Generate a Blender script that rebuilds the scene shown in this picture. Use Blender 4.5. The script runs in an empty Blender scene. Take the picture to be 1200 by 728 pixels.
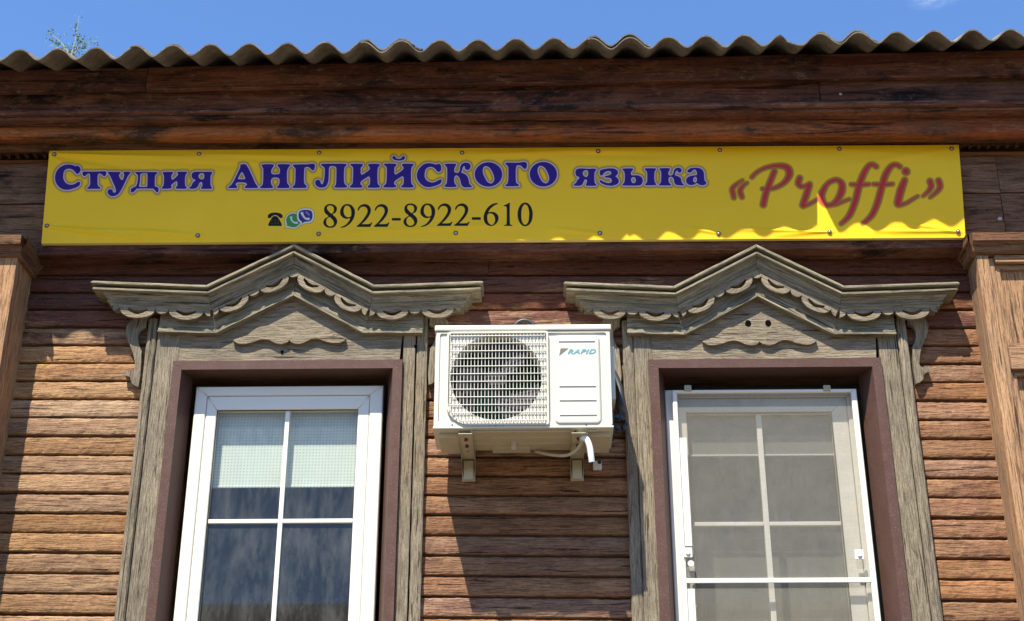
import bpy, bmesh, math, random
import numpy as np
from mathutils import Vector, Matrix
from mathutils.geometry import tessellate_polygon
random.seed(7); rng = np.random.RandomState(11)
S = bpy.context.scene; COL = S.collection; R = math.radians

# ------------------------------------------------------------------ camera, sky, sun, exposure
CAM = Vector((0.0, -6.3, 1.6)); PITCH, YAW, FPX = 25.09, 1.11, 1700.0
cd = bpy.data.cameras.new('camera'); cam = bpy.data.objects.new('camera', cd); COL.objects.link(cam)
cam.location = CAM; cam.rotation_euler = (R(90+PITCH), 0, R(YAW))
cd.sensor_width = 36.0; cd.lens = 36.0*FPX/1200.0; cd.clip_start = .05; cd.clip_end = 3000
S.camera = cam
SUNV = Vector((-.44, -1.0, 1.95)).normalized()              # towards the sun
el = math.asin(SUNV.z); az = math.atan2(SUNV.x, SUNV.y)
W = bpy.data.worlds.new('World'); S.world = W; W.use_nodes = True
wn, wl = W.node_tree.nodes, W.node_tree.links; wn.clear()
sky = wn.new('ShaderNodeTexSky'); sky.sky_type = 'NISHITA'; sky.sun_disc = False
sky.sun_elevation = el; sky.sun_rotation = az; sky.altitude = 100; sky.air_density = 1.0; sky.dust_density = .3; sky.ozone_density = 1.6
bg = wn.new('ShaderNodeBackground'); bg.inputs[1].default_value = .105
wo = wn.new('ShaderNodeOutputWorld')
tc = wn.new('ShaderNodeTexCoord'); mpn = wn.new('ShaderNodeMapping'); mpn.inputs['Scale'].default_value = (40, 40, 110)
nz = wn.new('ShaderNodeTexNoise'); nz.inputs['Scale'].default_value = 1.6; nz.inputs['Detail'].default_value = 7; nz.inputs['Roughness'].default_value = .62
mpn.inputs['Location'].default_value = (.35, .0, .0)
rp = wn.new('ShaderNodeValToRGB'); rp.color_ramp.elements[0].position = .38; rp.color_ramp.elements[1].position = .85
tint = wn.new('ShaderNodeMixRGB'); tint.blend_type = 'MULTIPLY'; tint.inputs[0].default_value = 1; tint.inputs[2].default_value = (.74, .98, 1.26, 1)
mx = wn.new('ShaderNodeMixRGB'); mx.inputs[2].default_value = (9.0, 9.6, 10.5, 1)
nrmn = wn.new('ShaderNodeVectorMath'); nrmn.operation = 'NORMALIZE'; wl.new(tc.outputs['Generated'], nrmn.inputs[0])
sub = wn.new('ShaderNodeVectorMath'); sub.operation = 'SUBTRACT'; sub.inputs[1].default_value = (.2590, .7690, .5842); wl.new(nrmn.outputs[0], sub.inputs[0])
scl = wn.new('ShaderNodeVectorMath'); scl.operation = 'MULTIPLY'; scl.inputs[1].default_value = (42, 50, 95); wl.new(sub.outputs[0], scl.inputs[0])
ln = wn.new('ShaderNodeVectorMath'); ln.operation = 'LENGTH'; wl.new(scl.outputs[0], ln.inputs[0])
mk = wn.new('ShaderNodeMapRange'); mk.interpolation_type = 'SMOOTHSTEP'; mk.inputs[1].default_value = .1; mk.inputs[2].default_value = 1.0; mk.inputs[3].default_value = .30; mk.inputs[4].default_value = 0.0; wl.new(ln.outputs['Value'], mk.inputs[0])
mm = wn.new('ShaderNodeMath'); mm.operation = 'MULTIPLY'; wl.new(mk.outputs[0], mm.inputs[0])
wl.new(tc.outputs['Generated'], mpn.inputs[0]); wl.new(mpn.outputs[0], nz.inputs['Vector']); wl.new(nz.outputs['Fac'], rp.inputs[0])
wl.new(sky.outputs[0], tint.inputs[1]); wl.new(rp.outputs[0], mm.inputs[1]); wl.new(mm.outputs[0], mx.inputs[0]); wl.new(tint.outputs[0], mx.inputs[1]); wl.new(mx.outputs[0], bg.inputs[0]); wl.new(bg.outputs[0], wo.inputs[0])
sd = bpy.data.lights.new('sun', 'SUN'); sd.energy = 5.0; sd.angle = R(.53); sd.color = (1.0, .945, .82)
sun = bpy.data.objects.new('sun', sd); COL.objects.link(sun)
sun.rotation_euler = SUNV.to_track_quat('Z', 'Y').to_euler(); sun.location = (-5, -10, 15)
S.view_settings.view_transform = 'Standard'; S.view_settings.look = 'None'; S.view_settings.gamma = 1.0
S.view_settings.use_curve_mapping = False; S.view_settings.exposure = 1.02

# ------------------------------------------------------------------ measuring: a sight line of the photograph met with an upright plane y = Y
def _basis():
    p, y = R(PITCH), R(YAW)
    f = np.array([-math.sin(y)*math.cos(p), math.cos(y)*math.cos(p), math.sin(p)])
    r = np.array([math.cos(y), math.sin(y), 0.0]); u = np.cross(r, f)
    return r, u, f
BR, BU, BF = _basis(); CN = np.array(CAM)
def at(px, py, Y=0.0):
    d = (px-600)/FPX*BR - (py-364)/FPX*BU + BF
    q = CN + d*((Y-CN[1])/d[1]); return float(q[0]), float(q[2])
def to_px(P):
    d = np.asarray(P) - CN; z = d@BF
    return 600+FPX*(d@BR)/z, 364-FPX*(d@BU)/z

# ------------------------------------------------------------------ object helpers
def thing(name, label, cat, loc=(0, 0, 0), group=None):
    o = bpy.data.objects.new(name, None); COL.objects.link(o); o.location = loc
    o['label'] = label; o['category'] = cat
    if group: o['group'] = group
    return o
def world_loc(o):
    v = Vector((0, 0, 0))
    while o: v += o.location; o = o.parent
    return v
GAX = {'x': ((1, 0, 0), (0, 0, 1), (0, 1, 0)), 'z': ((0, 0, 1), (1, 0, 0), (0, 1, 0)), 'y': ((0, 1, 0), (1, 0, 0), (0, 0, 1))}
def link(name, verts, faces, mat, parent=None, grain='x', smooth=False, label=None, kind=None, mats=None, fm=None):
    """one mesh object from world coordinates; 'gc' carries the wood-grain coordinates of the piece"""
    v = np.array(verts, dtype=float).reshape(-1, 3)
    me = bpy.data.meshes.new(name)
    off = np.array(world_loc(parent)) if parent else np.zeros(3)
    me.from_pydata((v-off).tolist(), [], faces)
    if mats:
        for m in mats: me.materials.append(m)
        if fm is not None: me.polygons.foreach_set('material_index', fm)
    else: me.materials.append(mat)
    ax = GAX[grain] if isinstance(grain, str) else grain
    gc = v@np.array(ax, dtype=float).T + rng.rand(3)*np.array([37., 11., 11.])
    a = me.attributes.new('gc', 'FLOAT_VECTOR', 'POINT'); a.data.foreach_set('vector', gc.astype(np.float32).ravel())
    if smooth: me.polygons.foreach_set('use_smooth', [True]*len(me.polygons))
    me.update()
    o = bpy.data.objects.new(name, me); COL.objects.link(o)
    if parent: o.parent = parent
    if label: o['label'] = label
    if kind: o['kind'] = kind
    return o
class MB:
    def __init__(s): s.v = []; s.f = []
    def add(s, v, f):
        n = len(s.v); s.v += [tuple(p) for p in v]; s.f += [tuple(i+n for i in q) for q in f]
    def box(s, x0, x1, y0, y1, z0, z1, b=0.0, jit=0.0):
        if b <= 0:
            V = [(x, y, z) for x in (x0, x1) for y in (y0, y1) for z in (z0, z1)]
            s.add(V, [(0, 1, 3, 2), (4, 6, 7, 5), (0, 4, 5, 1), (2, 3, 7, 6), (0, 2, 6, 4), (1, 5, 7, 3)]); return
        bm = bmesh.new(); bmesh.ops.create_cube(bm, size=1)
        for w in bm.verts:
            w.co = Vector((x0+(w.co.x+.5)*(x1-x0), y0+(w.co.y+.5)*(y1-y0), z0+(w.co.z+.5)*(z1-z0)))
        bmesh.ops.bevel(bm, geom=list(bm.edges), offset=b, segments=2, affect='EDGES', profile=.6)
        bm.verts.index_update()
        s.add([w.co for w in bm.verts], [[w.index for w in f.verts] for f in bm.faces]); bm.free()
    def tube(s, pts, r, n=12, cap=True):
        pts = [Vector(p) for p in pts]; m = len(pts); rs = r if hasattr(r, '__len__') else [r]*m
        V = []; up = Vector((0, 0, 1)); prev = None
        for i, p in enumerate(pts):
            t = (pts[min(i+1, m-1)]-pts[max(i-1, 0)]).normalized()
            if prev is None: a = t.orthogonal().normalized()
            else: a = (prev-t*prev.dot(t)).normalized()
            prev = a; b = t.cross(a)
            for k in range(n):
                q = 2*math.pi*k/n; V.append(p+(a*math.cos(q)+b*math.sin(q))*rs[i])
        F = [(i*n+k, i*n+(k+1) % n, (i+1)*n+(k+1) % n, (i+1)*n+k) for i in range(m-1) for k in range(n)]
        if cap: F += [tuple(range(n))[::-1], tuple((m-1)*n+k for k in range(n))]
        s.add(V, F)
    def plate(s, contours, y0, y1):
        """flat board cut to contours (outer, holes...) in x,z; front at y0, back at y1"""
        cs = [[Vector((p[0], p[1], 0)) for p in c] for c in contours]
        tri = tessellate_polygon(cs); P = [p for c in cs for p in c]; n = len(P)
        V = [(p.x, y0, p.y) for p in P]+[(p.x, y1, p.y) for p in P]
        F = [t for t in tri]+[(a+n, c+n, b+n) for a, b, c in tri]
        k = 0
        for c in cs:
            m = len(c)
            for i in range(m): a, b = k+i, k+(i+1) % m; F.append((a, b, b+n, a+n))
            k += m
        bm = bmesh.new(); vs = [bm.verts.new(v) for v in V]
        for f in F:
            try: bm.faces.new([vs[i] for i in f])
            except ValueError: pass
        bmesh.ops.recalc_face_normals(bm, faces=list(bm.faces)); bm.verts.index_update()
        s.add([w.co for w in bm.verts], [[w.index for w in f.verts] for f in bm.faces]); bm.free()
    def prism(s, prof, x0, x1, seg=1, jit=0.0, tilt=0.0):
        """profile of (y, z) points swept along x"""
        V = []; n = len(prof)
        for i in range(seg+1):
            x = x0+(x1-x0)*i/seg
            for (y, z) in prof: V.append((x, y+random.uniform(-jit, jit), z+tilt*x+random.uniform(-jit, jit)))
        F = [(i*n+k, (i+1)*n+k, (i+1)*n+(k+1) % n, i*n+(k+1) % n) for i in range(seg) for k in range(n)]
        F += [tuple(range(n)), tuple(seg*n+k for k in range(n))[::-1]]
        s.add(V, F)
    def link(s, name, mat, parent=None, grain='x', **k): return link(name, s.v, s.f, mat, parent, grain, **k)
def smooth_closed(txt, step=4, k=1.0, ox=0, oy=0):
    P = []
    for t in txt.replace(')', ' ').replace('(', ' ').split():
        c = t.endswith('*'); x, y = t.rstrip('*').split(','); P.append((float(x)/k+ox, float(y)/k+oy, c))
    return smooth_pts(P, step)
def smooth_pts(P, step=4, closed=True):
    out = []; n = len(P)
    for i in range(n if closed else n-1):
        p1, p2 = P[i], P[(i+1) % n]
        p0 = p1 if p1[2] or (not closed and i == 0) else P[i-1]
        p3 = p2 if p2[2] or (not closed and i == n-2) else P[(i+2) % n]
        for j in range(step):
            t = j/step; q = []
            for c in (0, 1):
                a, b, d, e = p0[c], p1[c], p2[c], p3[c]
                q.append(.5*(2*b+(d-a)*t+(2*a-5*b+4*d-e)*t*t+(3*b-a-3*d+e)*t**3))
            out.append(tuple(q))
    if not closed: out.append(P[-1][:2])
    return out

# ------------------------------------------------------------------ materials
def new_mat(name):
    m = bpy.data.materials.new(name); m.use_nodes = True
    nt = m.node_tree; b = nt.nodes['Principled BSDF']; return m, nt.nodes, nt.links, b
def lin(r, g, b):
    f = lambda c: (c/255/12.92) if c/255 <= .04045 else ((c/255+.055)/1.055)**2.4
    return (f(r), f(g), f(b), 1)
def node(N, t, **k):
    n = N.new(t)
    for a, v in k.items():
        if a in n.inputs.keys(): n.inputs[a].default_value = v
        else: setattr(n, a, v)
    return n
def ramp(N, p0, p1, c0=(0, 0, 0, 1), c1=(1, 1, 1, 1)):
    r = N.new('ShaderNodeValToRGB'); e = r.color_ramp.elements
    e[0].position = p0; e[1].position = p1; e[0].color = c0; e[1].color = c1; return r
def mixc(N, L, fac, a, b, mode='MIX'):
    m = N.new('ShaderNodeMixRGB'); m.blend_type = mode
    for i, v in ((0, fac), (1, a), (2, b)):
        if hasattr(v, 'is_linked') or hasattr(v, 'links'): L.new(v, m.inputs[i])
        else: m.inputs[i].default_value = v
    return m.outputs[0]
def math_n(N, L, op, a, b=0.0, clamp=False):
    m = N.new('ShaderNodeMath'); m.operation = op; m.use_clamp = clamp
    for i, v in ((0, a), (1, b)):
        if hasattr(v, 'links'): L.new(v, m.inputs[i])
        else: m.inputs[i].default_value = v
    return m.outputs[0]
def wood(name, c_light, c_mid, c_dark, crack=(.02, .013, .008, 1), crack_at=(.36, .50), along=1.5, across=38.0, patch=None, patch_c=None,
         bump=.5, rough=.85, fine=1.0, z_paint=None, pscale=(1.6, 9.0), sw=.72, vary=.25, lichen=None):
    m, N, L, B = new_mat(name)
    at_ = N.new('ShaderNodeAttribute'); at_.attribute_name = 'gc'; G = at_.outputs['Vector']
    def noise(sx, sy, scale=1.0, detail=6, rough_=.6, dist=0.0, seed=0):
        mp = node(N, 'ShaderNodeMapping'); mp.inputs['Scale'].default_value = (sx, sy, sy); mp.inputs['Location'].default_value = (seed, seed*1.7, seed*.6)
        L.new(G, mp.inputs[0]); n = N.new('ShaderNodeTexNoise'); L.new(mp.outputs[0], n.inputs['Vector'])
        n.inputs['Scale'].default_value = scale; n.inputs['Detail'].default_value = detail; n.inputs['Roughness'].default_value = rough_; n.inputs['Distortion'].default_value = dist
        return n.outputs['Fac']
    broad = noise(along, across*.7, detail=5, dist=.4, seed=3)
    streak = noise(along*7.0, across*5.0, detail=6, rough_=.62, dist=.15, seed=9)
    crk = noise(along*2.2, across*1.9, detail=5, rough_=.55, dist=.35, seed=17)
    fines = noise(along*40, across*12, detail=3, rough_=.7, seed=5)
    blot = noise(3.0, 5.0, detail=5, rough_=.6, seed=1)
    knot = noise(7.0, 26.0, detail=3, rough_=.5, dist=1.2, seed=12)
    r1 = ramp(N, .34, .66); L.new(broad, r1.inputs[0]); c = mixc(N, L, r1.outputs[0], c_mid, c_light)
    r2 = ramp(N, .42, .62); L.new(blot, r2.inputs[0]); s2 = math_n(N, L, 'MULTIPLY', r2.outputs[0], .55); c = mixc(N, L, s2, c, c_dark)
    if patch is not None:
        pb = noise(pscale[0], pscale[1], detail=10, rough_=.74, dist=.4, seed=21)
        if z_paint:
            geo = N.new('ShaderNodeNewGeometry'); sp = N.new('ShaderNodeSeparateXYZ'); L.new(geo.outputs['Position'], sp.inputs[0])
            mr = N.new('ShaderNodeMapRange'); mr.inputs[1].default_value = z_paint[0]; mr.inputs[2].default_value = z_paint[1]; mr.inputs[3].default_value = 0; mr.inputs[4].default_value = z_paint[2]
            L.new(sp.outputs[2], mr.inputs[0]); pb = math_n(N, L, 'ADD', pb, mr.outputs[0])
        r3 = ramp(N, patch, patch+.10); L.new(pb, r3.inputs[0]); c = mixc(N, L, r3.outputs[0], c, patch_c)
    if lichen:
        lb = noise(16.0, 30.0, detail=6, rough_=.75, seed=31); r5 = ramp(N, .55, .70); L.new(lb, r5.inputs[0])
        c = mixc(N, L, math_n(N, L, 'MULTIPLY', r5.outputs[0], .6), c, lichen)
    rk = ramp(N, crack_at[0], crack_at[1], crack, (1, 1, 1, 1)); L.new(streak, rk.inputs[0]); c = mixc(N, L, sw, c, rk.outputs[0], 'MULTIPLY')
    rc = ramp(N, .345, .375, (.16, .11, .08, 1), (1, 1, 1, 1)); L.new(crk, rc.inputs[0]); c = mixc(N, L, .85, c, rc.outputs[0], 'MULTIPLY')
    rf = ramp(N, .28, .60, (.45, .42, .40, 1), (1.12, 1.12, 1.12, 1)); L.new(fines, rf.inputs[0]); c = mixc(N, L, .75*fine, c, rf.outputs[0], 'MULTIPLY')
    rkn = ramp(N, .70, .76, (1, 1, 1, 1), (.35, .28, .22, 1)); L.new(knot, rkn.inputs[0]); c = mixc(N, L, .6, c, rkn.outputs[0], 'MULTIPLY')
    oi = N.new('ShaderNodeObjectInfo'); hv = node(N, 'ShaderNodeHueSaturation')
    mr = N.new('ShaderNodeMapRange'); mr.inputs[3].default_value = 1-vary; mr.inputs[4].default_value = 1+vary; L.new(oi.outputs['Random'], mr.inputs[0])
    L.new(mr.outputs[0], hv.inputs['Value']); L.new(c, hv.inputs['Color'])
    mr2 = N.new('ShaderNodeMapRange'); mr2.inputs[3].default_value = 1+vary*.5; mr2.inputs[4].default_value = 1-vary*.5
    L.new(math_n(N, L, 'FRACT', math_n(N, L, 'MULTIPLY', oi.outputs['Random'], 7.3)), mr2.inputs[0]); L.new(mr2.outputs[0], hv.inputs['Saturation'])
    L.new(hv.outputs[0], B.inputs['Base Color']); B.inputs['Roughness'].default_value = rough; B.inputs['Specular IOR Level'].default_value = .25
    hgt = math_n(N, L, 'ADD', math_n(N, L, 'MULTIPLY', rk.outputs[0], 1.0), math_n(N, L, 'MULTIPLY', fines, .55))
    hgt = math_n(N, L, 'ADD', math_n(N, L, 'ADD', hgt, math_n(N, L, 'MULTIPLY', broad, .6)), math_n(N, L, 'MULTIPLY', rc.outputs[0], 1.2))
    bp = node(N, 'ShaderNodeBump'); bp.inputs['Strength'].default_value = bump; bp.inputs['Distance'].default_value = .004
    L.new(hgt, bp.inputs['Height']); L.new(bp.outputs[0], B.inputs['Normal'])
    return m
def plain(name, col, rough=.5, metal=0.0, dirt=.12, dirt_c=(.08, .07, .05, 1), scale=9.0, spec=.5, bump=.05, speck=0.0):
    m, N, L, B = new_mat(name)
    t = N.new('ShaderNodeTexCoord'); n = node(N, 'ShaderNodeTexNoise', Scale=scale, Detail=8.0, Roughness=.65); L.new(t.outputs['Object'], n.inputs['Vector'])
    r = ramp(N, .42, .72); L.new(n.outputs['Fac'], r.inputs[0]); c = mixc(N, L, math_n(N, L, 'MULTIPLY', r.outputs[0], dirt), col, dirt_c)
    if speck:
        n2 = node(N, 'ShaderNodeTexNoise', Scale=260.0, Detail=3.0); L.new(t.outputs['Object'], n2.inputs['Vector'])
        r2 = ramp(N, .62, .70); L.new(n2.outputs['Fac'], r2.inputs[0]); c = mixc(N, L, math_n(N, L, 'MULTIPLY', r2.outputs[0], speck), c, (.55, .5, .45, 1))
    L.new(c, B.inputs['Base Color']); B.inputs['Metallic'].default_value = metal; B.inputs['Specular IOR Level'].default_value = spec
    rr = N.new('ShaderNodeMapRange'); rr.inputs[3].default_value = rough*.85; rr.inputs[4].default_value = min(1, rough*1.25); L.new(n.outputs['Fac'], rr.inputs[0]); L.new(rr.outputs[0], B.inputs['Roughness'])
    if bump:
        b = node(N, 'ShaderNodeBump'); b.inputs['Strength'].default_value = bump; b.inputs['Distance'].default_value = .01; L.new(n.outputs['Fac'], b.inputs['Height']); L.new(b.outputs[0], B.inputs['Normal'])
    return m
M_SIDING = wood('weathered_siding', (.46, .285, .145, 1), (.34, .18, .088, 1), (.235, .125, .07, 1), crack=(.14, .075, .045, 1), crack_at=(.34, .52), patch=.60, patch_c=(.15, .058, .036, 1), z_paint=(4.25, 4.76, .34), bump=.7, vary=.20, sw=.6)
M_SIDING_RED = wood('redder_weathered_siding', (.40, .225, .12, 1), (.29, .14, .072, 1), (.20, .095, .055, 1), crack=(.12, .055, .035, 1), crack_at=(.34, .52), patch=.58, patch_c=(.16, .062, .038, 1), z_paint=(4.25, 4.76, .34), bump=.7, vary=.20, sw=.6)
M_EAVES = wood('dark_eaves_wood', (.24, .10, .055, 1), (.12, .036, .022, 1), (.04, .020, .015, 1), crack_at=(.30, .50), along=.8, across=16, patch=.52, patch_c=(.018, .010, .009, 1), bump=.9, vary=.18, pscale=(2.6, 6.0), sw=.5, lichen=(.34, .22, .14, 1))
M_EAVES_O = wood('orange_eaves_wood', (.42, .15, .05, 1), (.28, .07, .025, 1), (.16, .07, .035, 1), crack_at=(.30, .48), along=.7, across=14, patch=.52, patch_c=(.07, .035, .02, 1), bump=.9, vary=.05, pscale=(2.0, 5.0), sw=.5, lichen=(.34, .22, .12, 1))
M_FRIEZE = wood('brown_frieze_wood', (.29, .155, .08, 1), (.19, .09, .048, 1), (.09, .045, .026, 1), along=1.0, across=24, patch=.56, patch_c=(.035, .02, .014, 1), bump=.8, vary=.1, pscale=(2.0, 6.0), crack_at=(.32, .50), sw=.6)
M_PIL = wood('orange_brown_pilaster_wood', (.48, .28, .145, 1), (.38, .20, .095, 1), (.29, .18, .11, 1), crack=(.12, .065, .04, 1), crack_at=(.34, .50), along=1.2, across=34, patch=.62, patch_c=(.26, .11, .055, 1), bump=.6, vary=.05)
M_CASE = wood('grey_weathered_casing_wood', (.345, .28, .188, 1), (.27, .218, .148, 1), (.20, .162, .115, 1), crack=(.12, .095, .07, 1), crack_at=(.32, .54), along=1.8, across=42, patch=.68, patch_c=(.25, .175, .115, 1), bump=.7, vary=.06, lichen=(.255, .23, .168, 1), sw=.6)
M_CASE_D = wood('grey_moulding_wood', (.36, .31, .21, 1), (.265, .228, .155, 1), (.165, .148, .104, 1), crack=(.09, .075, .055, 1), crack_at=(.32, .52), along=1.2, across=36, patch=.62, patch_c=(.14, .12, .09, 1), bump=.8, vary=.05, sw=.65)
M_FLASH = plain('brown_sheet_metal', (.088, .042, .031, 1), .5, 0.0, .35, (.13, .085, .062, 1), 14, .22, .05, speck=.25)
M_PVC = plain('white_pvc', (.78, .74, .64, 1), .32, dirt=.10, dirt_c=(.5, .46, .38, 1), scale=6)
M_CREAM = plain('cream_pvc', (.76, .72, .61, 1), .4, dirt=.25, dirt_c=(.42, .37, .27, 1), scale=10)
M_GASKET = plain('black_rubber', (.02, .02, .02, 1), .6)
M_AC = plain('cream_painted_metal', (.60, .575, .485, 1), .36, dirt=.10, dirt_c=(.5, .45, .32, 1), scale=5)
M_AC_LOW = plain('dusty_painted_metal', (.50, .45, .32, 1), .5, dirt=.5, dirt_c=(.42, .34, .22, 1), scale=16)
M_DARK = plain('dark_grey_plastic', (.025, .027, .028, 1), .45)
M_FAN = plain('grey_fan_plastic', (.022, .018, .024, 1), .75, dirt=.3, dirt_c=(.09, .08, .09, 1), scale=20)
M_COIL = plain('green_grey_coil', (.05, .17, .08, 1), .4, .3, dirt=.3)
M_STEEL = plain('zinc_steel', (.45, .44, .42, 1), .35, .8)
M_RUST = plain('rusty_screw', (.12, .055, .03, 1), .6, .3)
M_HOSE = plain('white_hose', (.82, .82, .80, 1), .45)
M_FOAM = plain('mounting_foam', (.62, .54, .38, 1), .9, dirt=.5, dirt_c=(.3, .22, .12, 1), scale=40, bump=.6)
M_FOAM_P = plain('yellowed_plastic', (.42, .38, .26, 1), .5)
M_VOID = plain('hole_darkness', (.006, .005, .004, 1), 1.0, spec=0.0, dirt=0)
M_BLUE_L = plain('light_blue_lettering', (.09, .30, .36, 1), .5, dirt=0)
M_GREY_L = plain('grey_brown_lettering', (.14, .12, .085, 1), .5, dirt=0)
M_WALLIN = plain('grey_plaster', (.30, .295, .27, 1), .8)
# asbestos slate
def slate_mat():
    m, N, L, B = new_mat('grey_asbestos_slate')
    t = N.new('ShaderNodeTexCoord'); a = node(N, 'ShaderNodeTexNoise', Scale=7.0, Detail=9.0, Roughness=.7); b = node(N, 'ShaderNodeTexNoise', Scale=90.0, Detail=5.0, Roughness=.7)
    L.new(t.outputs['Object'], a.inputs['Vector']); L.new(t.outputs['Object'], b.inputs['Vector'])
    r = ramp(N, .35, .68, (.13, .108, .085, 1), (.27, .235, .19, 1)); L.new(a.outputs['Fac'], r.inputs[0])
    r2 = ramp(N, .35, .6, (.55, .52, .48, 1), (1.1, 1.1, 1.1, 1)); L.new(b.outputs['Fac'], r2.inputs[0])
    L.new(mixc(N, L, .7, r.outputs[0], r2.outputs[0], 'MULTIPLY'), B.inputs['Base Color']); B.inputs['Roughness'].default_value = .9; B.inputs['Specular IOR Level'].default_value = .2
    bp = node(N, 'ShaderNodeBump'); bp.inputs['Strength'].default_value = .5; bp.inputs['Distance'].default_value = .004; L.new(b.outputs['Fac'], bp.inputs['Height']); L.new(bp.outputs[0], B.inputs['Normal'])
    return m
M_SLATE = slate_mat()
def glass_mat():
    m, N, L, B = new_mat('window_glass')
    g = node(N, 'ShaderNodeBsdfGlossy', Roughness=.02); g.inputs['Color'].default_value = (.95, .95, .92, 1)
    tr = node(N, 'ShaderNodeBsdfTransparent'); tr.inputs['Color'].default_value = (.88, .89, .86, 1)
    df = node(N, 'ShaderNodeBsdfDiffuse'); df.inputs['Color'].default_value = (.42, .42, .40, 1)
    fr = node(N, 'ShaderNodeLayerWeight', Blend=.5); f2 = math_n(N, L, 'ADD', math_n(N, L, 'MULTIPLY', math_n(N, L, 'POWER', fr.outputs['Facing'], 4.0), .7), .045, True)
    t = N.new('ShaderNodeTexCoord'); mp = node(N, 'ShaderNodeMapping'); mp.inputs['Scale'].default_value = (9, 1, 3.0); L.new(t.outputs['Object'], mp.inputs[0])
    n = node(N, 'ShaderNodeTexNoise', Scale=1.5, Detail=8.0, Roughness=.72); L.new(mp.outputs[0], n.inputs['Vector'])
    n2 = node(N, 'ShaderNodeTexNoise', Scale=220.0, Detail=2.0); L.new(t.outputs['Object'], n2.inputs['Vector'])
    r = ramp(N, .42, .72, (.03, .03, .03, 1), (.17, .17, .17, 1)); L.new(n.outputs['Fac'], r.inputs[0])
    r2 = ramp(N, .70, .76, (0, 0, 0, 1), (.22, .22, .22, 1)); L.new(n2.outputs['Fac'], r2.inputs[0])
    dust = math_n(N, L, 'ADD', r.outputs[0], r2.outputs[0])
    a = N.new('ShaderNodeMixShader'); L.new(f2, a.inputs[0]); L.new(tr.outputs[0], a.inputs[1]); L.new(g.outputs[0], a.inputs[2])
    b = N.new('ShaderNodeMixShader'); L.new(dust, b.inputs[0]); L.new(a.outputs[0], b.inputs[1]); L.new(df.outputs[0], b.inputs[2])
    L.new(b.outputs[0], N['Material Output'].inputs[0]); return m
M_GLASS = glass_mat()
def net_mat():
    m, N, L, B = new_mat('insect_net')
    t = N.new('ShaderNodeTexCoord'); n = node(N, 'ShaderNodeTexNoise', Scale=5.0, Detail=6.0, Roughness=.6); L.new(t.outputs['Object'], n.inputs['Vector'])
    def thr(sx, sz):
        mp = node(N, 'ShaderNodeMapping'); mp.inputs['Scale'].default_value = (sx, 1, sz); L.new(t.outputs['Object'], mp.inputs[0])
        q = node(N, 'ShaderNodeTexNoise', Scale=1.0, Detail=3.0, Roughness=.8); L.new(mp.outputs[0], q.inputs['Vector']); return q.outputs['Fac']
    w = math_n(N, L, 'ADD', thr(420, 14), thr(14, 420))
    r = node(N, 'ShaderNodeMapRange'); r.inputs[1].default_value = .75; r.inputs[2].default_value = 1.25; r.inputs[3].default_value = .27; r.inputs[4].default_value = .52; L.new(w, r.inputs[0])
    f = math_n(N, L, 'ADD', r.outputs[0], math_n(N, L, 'MULTIPLY', math_n(N, L, 'SUBTRACT', n.outputs['Fac'], .5), .25))
    tr = node(N, 'ShaderNodeBsdfTransparent'); df = node(N, 'ShaderNodeBsdfDiffuse'); df.inputs['Color'].default_value = (.27, .245, .19, 1)
    a = N.new('ShaderNodeMixShader'); L.new(f, a.inputs[0]); L.new(tr.outputs[0], a.inputs[1]); L.new(df.outputs[0], a.inputs[2]); L.new(a.outputs[0], N['Material Output'].inputs[0]); return m
M_NET = net_mat()
def blind_mat(name, col, dots):
    m, N, L, B = new_mat(name)
    t = N.new('ShaderNodeTexCoord'); v = node(N, 'ShaderNodeTexVoronoi', Scale=1.0); v.inputs['Randomness'].default_value = 0.0
    mp = node(N, 'ShaderNodeMapping'); mp.inputs['Scale'].default_value = (66, 1, 66); L.new(t.outputs['Object'], mp.inputs[0]); L.new(mp.outputs[0], v.inputs['Vector'])
    sp = node(N, 'ShaderNodeSeparateXYZ'); L.new(mp.outputs[0], sp.inputs[0])
    fx = math_n(N, L, 'SUBTRACT', math_n(N, L, 'FRACT', sp.outputs[0]), .5); fz = math_n(N, L, 'SUBTRACT', math_n(N, L, 'FRACT', sp.outputs[2]), .5)
    d = math_n(N, L, 'ADD', math_n(N, L, 'MULTIPLY', fx, fx), math_n(N, L, 'MULTIPLY', fz, fz))
    r = ramp(N, .045, .09, dots, col); L.new(d, r.inputs[0]); L.new(r.outputs[0], B.inputs['Base Color']); B.inputs['Roughness'].default_value = .7
    return m
M_BLIND = blind_mat('pale_dotted_blind_fabric', (.60, .66, .58, 1), (.40, .45, .41, 1))

# ------------------------------------------------------------------ ground and lower house
def ground_mat():
    m, N, L, B = new_mat('grass_and_gravel')
    t = N.new('ShaderNodeTexCoord'); a = node(N, 'ShaderNodeTexNoise', Scale=.6, Detail=9.0, Roughness=.7); L.new(t.outputs['Object'], a.inputs['Vector'])
    r = ramp(N, .42, .58, (.10, .078, .042, 1), (.15, .112, .068, 1)); L.new(a.outputs['Fac'], r.inputs[0]); L.new(r.outputs[0], B.inputs['Base Color']); B.inputs['Roughness'].default_value = .95; return m
g = link('ground', [(-600, -600, 0), (600, -600, 0), (600, 600, 0), (-600, 600, 0)], [(0, 1, 2, 3)], ground_mat(), kind='structure')
g = link('pavement', [(-60, -5, .004), (60, -5, .004), (60, -.05, .004), (-60, -.05, .004)], [(0, 1, 2, 3)], plain('grey_asphalt', (.14, .115, .082, 1), .9, dirt=.4, scale=3), kind='structure')

house = thing('wooden_house', 'old brown plank house front with carved grey window casings and wavy slate roof edge', 'house')
XL, XR = -2.465, 2.076          # where the siding meets the two pilasters
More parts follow.
